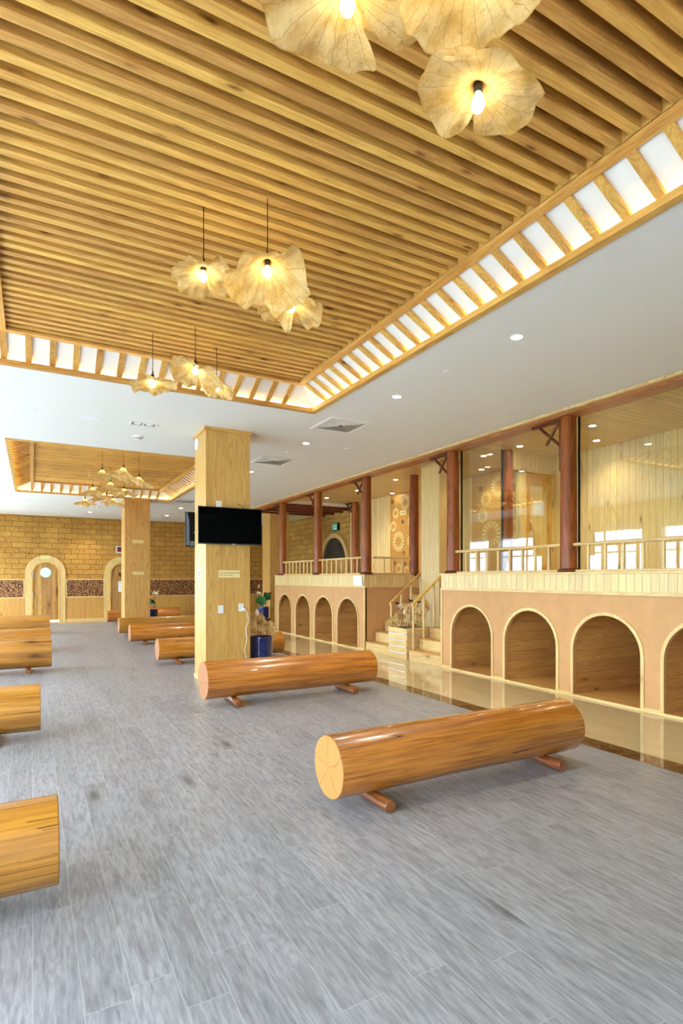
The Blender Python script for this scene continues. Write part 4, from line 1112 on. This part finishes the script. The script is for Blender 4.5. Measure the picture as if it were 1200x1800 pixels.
# ------------------------------------------------------------------ ceiling fittings
def downlight(x, y, z, label, r=.052, lit=True):
    t = thing('downlight', label, 'downlight', (x, y, z), 0, 'recessed downlights')
    b = bm_(); pr_ = [(r + .018, 0), (r + .018, -.004), (r, -.006), (r, 0)]
    lathe(b, [(r + .018, -.001), (r + .016, -.006), (r + .002, -.007), (r, -.001)], 28); obj('trim_ring', b, 'whiteplastic', t, smooth=True)
    b = bm_(); lathe(b, [(r - .002, -.0015), (r - .004, -.0075), (.001, -.0085)], 24); obj('lamp', b, 'downlight' if lit else 'whiteplastic', t)
    return t
for i, (x, y) in enumerate(((4.042, 3.866), (4.046, 5.87), (4.087, 8.652), (4.135, 11.541), (4.27, 18.66), (4.32, 21.1), (1.753, 21.3))):
    downlight(x, y, HC, ['lit downlight nearest the viewer in the white ceiling', 'lit downlight second from the viewer, in line with the first', 'lit downlight between the two large air vents', 'lit downlight just right of the nearest pillar top', 'lit downlight beyond the pillar, nearer of two', 'lit downlight beyond the pillar, farther of two, near brick wall', 'lit downlight above the brick wall left of second pillar'][i])
for i, (x, y) in enumerate(((7.715, 5.807), (8.605, 6.397), (7.759, 7.35), (7.75, 8.269), (8.68, 9.332), (7.749, 11.315), (7.705, 14.878), (7.791, 13.216), (8.9, 13.16), (7.7, 3.9))):
    downlight(x, y, ZG, ['lit downlight in the gallery ceiling, brightest right of the nearest post', 'lit downlight deeper in the gallery, lower right of the brightest', 'lit downlight in the gallery ceiling above the pine door', 'lit downlight in the gallery left of the rear post', 'lit downlight deep in the gallery by the wheel wall', 'lit downlight above the short stair-side railing', 'lit downlight near the far end of the gallery ceiling', 'lit downlight beside the third post bracket', 'lit downlight washing the carved wheel panel', 'lit downlight in the gallery room closest to the front wall'][i])
def vent(x, y, s, label):
    t = thing('air_vent', label, 'air vent', (x, y, HC))
    b = bm_(); h = s / 2
    for (x0, x1, y0, y1) in ((-h, h, -h, -h + .05), (-h, h, h - .05, h), (-h, -h + .05, -h + .05, h - .05), (h - .05, h, -h + .05, h - .05)): box(b, x0, x1, y0, y1, -.012, 0)
    obj('frame', b, 'whiteplastic', t)
    B('throat', 'throat', t, -h + .05, h - .05, -h + .05, h - .05, -.002, -.0005)
    for k in range(8):
        a = h - .055 - k * .033
        b = bm_()
        for q in range(4):
            R_ = Matrix.Rotation(q * PI / 2, 3, 'Z')
            p = [(-a, -a, -.004), (a, -a, -.004), (a - .018, -a + .018, -.006), (-a + .018, -a + .018, -.006)]
            v = [b.verts.new(R_ @ Vector(v_)) for v_ in p] + [b.verts.new(R_ @ (Vector(v_) + Vector((0, .002, -.002)))) for v_ in p]
            for f in ((0, 1, 2, 3), (7, 6, 5, 4), (0, 4, 5, 1), (1, 5, 6, 2), (2, 6, 7, 3), (3, 7, 4, 0)): b.faces.new([v[i] for i in f])
        obj('louvre_ring', b, 'whiteplastic', t)
    return t
vent(4.07, 7.40, .68, 'large square white air vent nearest the viewer')
vent(4.13, 10.27, .68, 'large square white air vent behind the nearer one')
vent(3.98, 16.9, .66, 'distant square air vent glimpsed left of the nearest pillar')
def puck(name, cat, x, y, r, h, label, mat='whiteplastic'):
    t = thing(name, label, cat, (x, y, HC))
    b = bm_(); lathe(b, [(r, 0), (r, -h * .5), (r * .85, -h), (0, -h)], 28); obj('cover', b, mat, t, smooth=True)
    b = bm_(); lathe(b, [(r * .8, -h), (r * .78, -h - .002), (0, -h - .002)], 24); obj('grille', b, 'paper', t)
    return t
puck('ceiling_speaker', 'speaker', 4.039, 4.892, .045, .006, 'small flat white ceiling disc between the two nearest downlights')
puck('ceiling_speaker', 'speaker', 4.496, 8.661, .11, .006, 'round flat white ceiling speaker right of the third downlight')
puck('ceiling_speaker', 'speaker', 4.923, 8.67, .07, .010, 'small oval-looking white ceiling disc nearest the gallery')
puck('ceiling_speaker', 'speaker', 4.10, 9.434, .06, .010, 'small white ceiling disc between the two large vents')
puck('ceiling_speaker', 'speaker', -.02, 8.774, .10, .008, 'round white ceiling disc at far left, between the coffers')
puck('ceiling_speaker', 'speaker', .721, 8.768, .13, .005, 'large pale round ceiling disc left of the twin spotlight')
puck('ceiling_speaker', 'speaker', 4.35, 19.9, .06, .01, 'tiny white ceiling disc between the two far downlights')
puck('ceiling_speaker', 'speaker', -.148, 19.088, .10, .008, 'white ceiling disc beyond the far coffer at left')
t = thing('smoke_detector', 'white smoke detector on ceiling in front of the far coffer', 'smoke detector', (1.50, 9.56, HC))
b = bm_(); lathe(b, [(.085, 0), (.085, -.02), (.06, -.03), (.06, -.055), (0, -.06)], 24); obj('body', b, 'whiteplastic', t, smooth=True)
b = bm_(); lathe(b, [(.061, -.034), (.061, -.044)], 24); obj('vent_slot', b, 'slotdark', t)
t = thing('smoke_detector', 'tiny smoke detector on ceiling just below the lowest far pendant', 'smoke detector', (1.85, 19.6, HC))
b = bm_(); lathe(b, [(.085, 0), (.085, -.02), (.06, -.03), (.06, -.055), (0, -.06)], 24); obj('body', b, 'whiteplastic', t, smooth=True)
t = thing('twin_spotlight', 'rectangular white twin spotlight recessed near the far coffer', 'spotlight', (1.45, 8.74, HC))
b = bm_(); box(b, -.19, .19, -.09, -.07, -.012, 0); box(b, -.19, .19, .07, .09, -.012, 0); box(b, -.19, -.165, -.07, .07, -.012, 0); box(b, .165, .19, -.07, .07, -.012, 0); box(b, -.012, .012, -.07, .07, -.012, 0); obj('frame', b, 'whiteplastic', t)
B('recess', 'tvbackblue', t, -.165, .165, -.07, .07, -.003, -.0005)
for s in (-1, 1):
    b = bm_(); lathe(b, [(.055, -.003), (.05, -.009), (0, -.01)], 20, s * .085); obj('lamp', b, 'paper', t)
t = thing('linear_diffuser', 'long narrow white ceiling grille above the brick wall', 'air vent', (1.2, 22.9, HC))
b = bm_(); box(b, -.55, .55, -.1, .1, -.01, 0); obj('frame', b, 'whiteplastic', t); B('slot', 'papergrey', t, -.48, .48, -.05, .05, -.012, -.01)

# ------------------------------------------------------------------ curtains on the window wall
for i in range(8):
    for s in (0, 1):
        y = wy[i] + .3 if s == 0 else wy[i + 1] - .3
        sg = 1 if s == 0 else -1
        b = bm_(); rows = []
        for r in range(13):
            z = 3.3 - r * (3.25 / 12); tt = r / 12
            wd = 1.25 * (1 - .72 * math.sin(min(tt / .62, 1) * PI / 2)) + (.25 * max(0, tt - .62) / .38)
            rows.append([b.verts.new((XL + .10 + .03 * math.sin(k * 1.9) * (.5 + tt), y + sg * wd * k / 24, z)) for k in range(25)])
        for p, q in zip(rows, rows[1:]):
            for k in range(24): b.faces.new((p[k], p[k + 1], q[k + 1], q[k]))
        o = obj('sheer_curtain', b, 'curtain', None, smooth=True)
        tag(o, 'white sheer curtain gathered at a window of the left wall', 'curtain', 'sheer curtains')

# greenery outside, seen only as a reflection
for i in range(7):
    rnd = random.Random(50 + i); b = bm_()
    bmesh.ops.create_icosphere(b, subdivisions=4, radius=1.0)
    for v in b.verts:
        n_ = noise.noise(v.co * 2.3 + Vector((i * 7, 0, 0))) * .25 + noise.noise(v.co * 9) * .12
        v.co = v.co * (1 + n_); v.co.x *= .8; v.co.y *= 1.3; v.co.z *= .9
    o = obj('garden_shrub', b, 'hedge', None); o.location = (-7.2 + rnd.uniform(-.5, .5), 1.5 + i * 3.4, .78)
    tag(o, 'round green shrub in the garden outside the windows', 'shrub', 'garden shrubs')

# ------------------------------------------------------------------ light
w = bpy.data.worlds.new('World'); sc.world = w; w.use_nodes = True
nt = w.node_tree; bg = nt.nodes['Background']
bg.inputs[0].default_value = (0.72, 0.86, 1.0, 1); bg.inputs[1].default_value = 10.0
def area(name, loc, rot, sx, sy, col, power, portal=False, spread=PI):
    l = bpy.data.lights.new(name, 'AREA'); l.shape = 'RECTANGLE'; l.size = sx; l.size_y = sy; l.color = col; l.energy = power
    if portal: l.cycles.is_portal = True
    l.spread = spread
    o = bpy.data.objects.new(name, l); C.objects.link(o); o.location = loc; o.rotation_euler = rot; return o
for i in range(8):
    area('window_portal', (XL + .02, (wy[i] + wy[i + 1]) / 2, 1.64), (0, -PI / 2, 0), 3.0, 2.6, (1, 1, 1), 1, True)
# lamps behind the downlights
for x, y, z in ((4.04, 3.87, HC), (4.05, 5.87, HC), (4.09, 8.65, HC), (4.13, 11.54, HC), (4.27, 18.66, HC), (4.32, 21.1, HC), (1.75, 22.6, HC)):
    l = bpy.data.lights.new('downlight_beam', 'SPOT'); l.energy = 60; l.spot_size = 1.9; l.spot_blend = .8; l.color = (1, .93, .8); l.shadow_soft_size = .04
    o = bpy.data.objects.new('downlight_beam', l); C.objects.link(o); o.location = (x, y, z - .02)
for x, y in ((7.715, 5.807), (8.605, 6.397), (7.759, 7.2), (7.75, 8.269), (8.68, 9.332), (7.749, 11.315), (7.705, 14.878), (7.791, 13.216), (8.4, 13.16), (7.7, 3.9)):
    l = bpy.data.lights.new('downlight_beam', 'SPOT'); l.energy = 26; l.spot_size = 2.2; l.spot_blend = .8; l.color = (1, .88, .62); l.shadow_soft_size = .04
    o = bpy.data.objects.new('downlight_beam', l); C.objects.link(o); o.location = (x, y, ZG - .02)

# ------------------------------------------------------------------ camera and colour
cam = bpy.data.cameras.new('camera'); co = bpy.data.objects.new('camera', cam); C.objects.link(co)
cam.sensor_fit = 'HORIZONTAL'; cam.sensor_width = 36; cam.lens = 984.0 / 1200 * 36
cam.shift_y = 116.0 / 1200; cam.clip_start = .05; cam.clip_end = 200
co.location = (0, 0, 1.6); co.rotation_euler = (PI / 2, 0, -math.atan(543.0 / 984.0))
sc.camera = co
vs_ = sc.view_settings
vs_.view_transform = 'Standard'; vs_.look = 'None'; vs_.gamma = 1.0; vs_.use_curve_mapping = False
vs_.exposure = 1.22
cy_ = sc.cycles
cy_.max_bounces = 8; cy_.diffuse_bounces = 4; cy_.use_adaptive_sampling = True; cy_.adaptive_threshold = 0.08; cy_.adaptive_min_samples = 16; cy_.glossy_bounces = 4; cy_.transmission_bounces = 6; cy_.transparent_max_bounces = 12
cy_.sample_clamp_indirect = 6; cy_.use_denoising = True; cy_.caustics_reflective = False; cy_.caustics_refractive = False
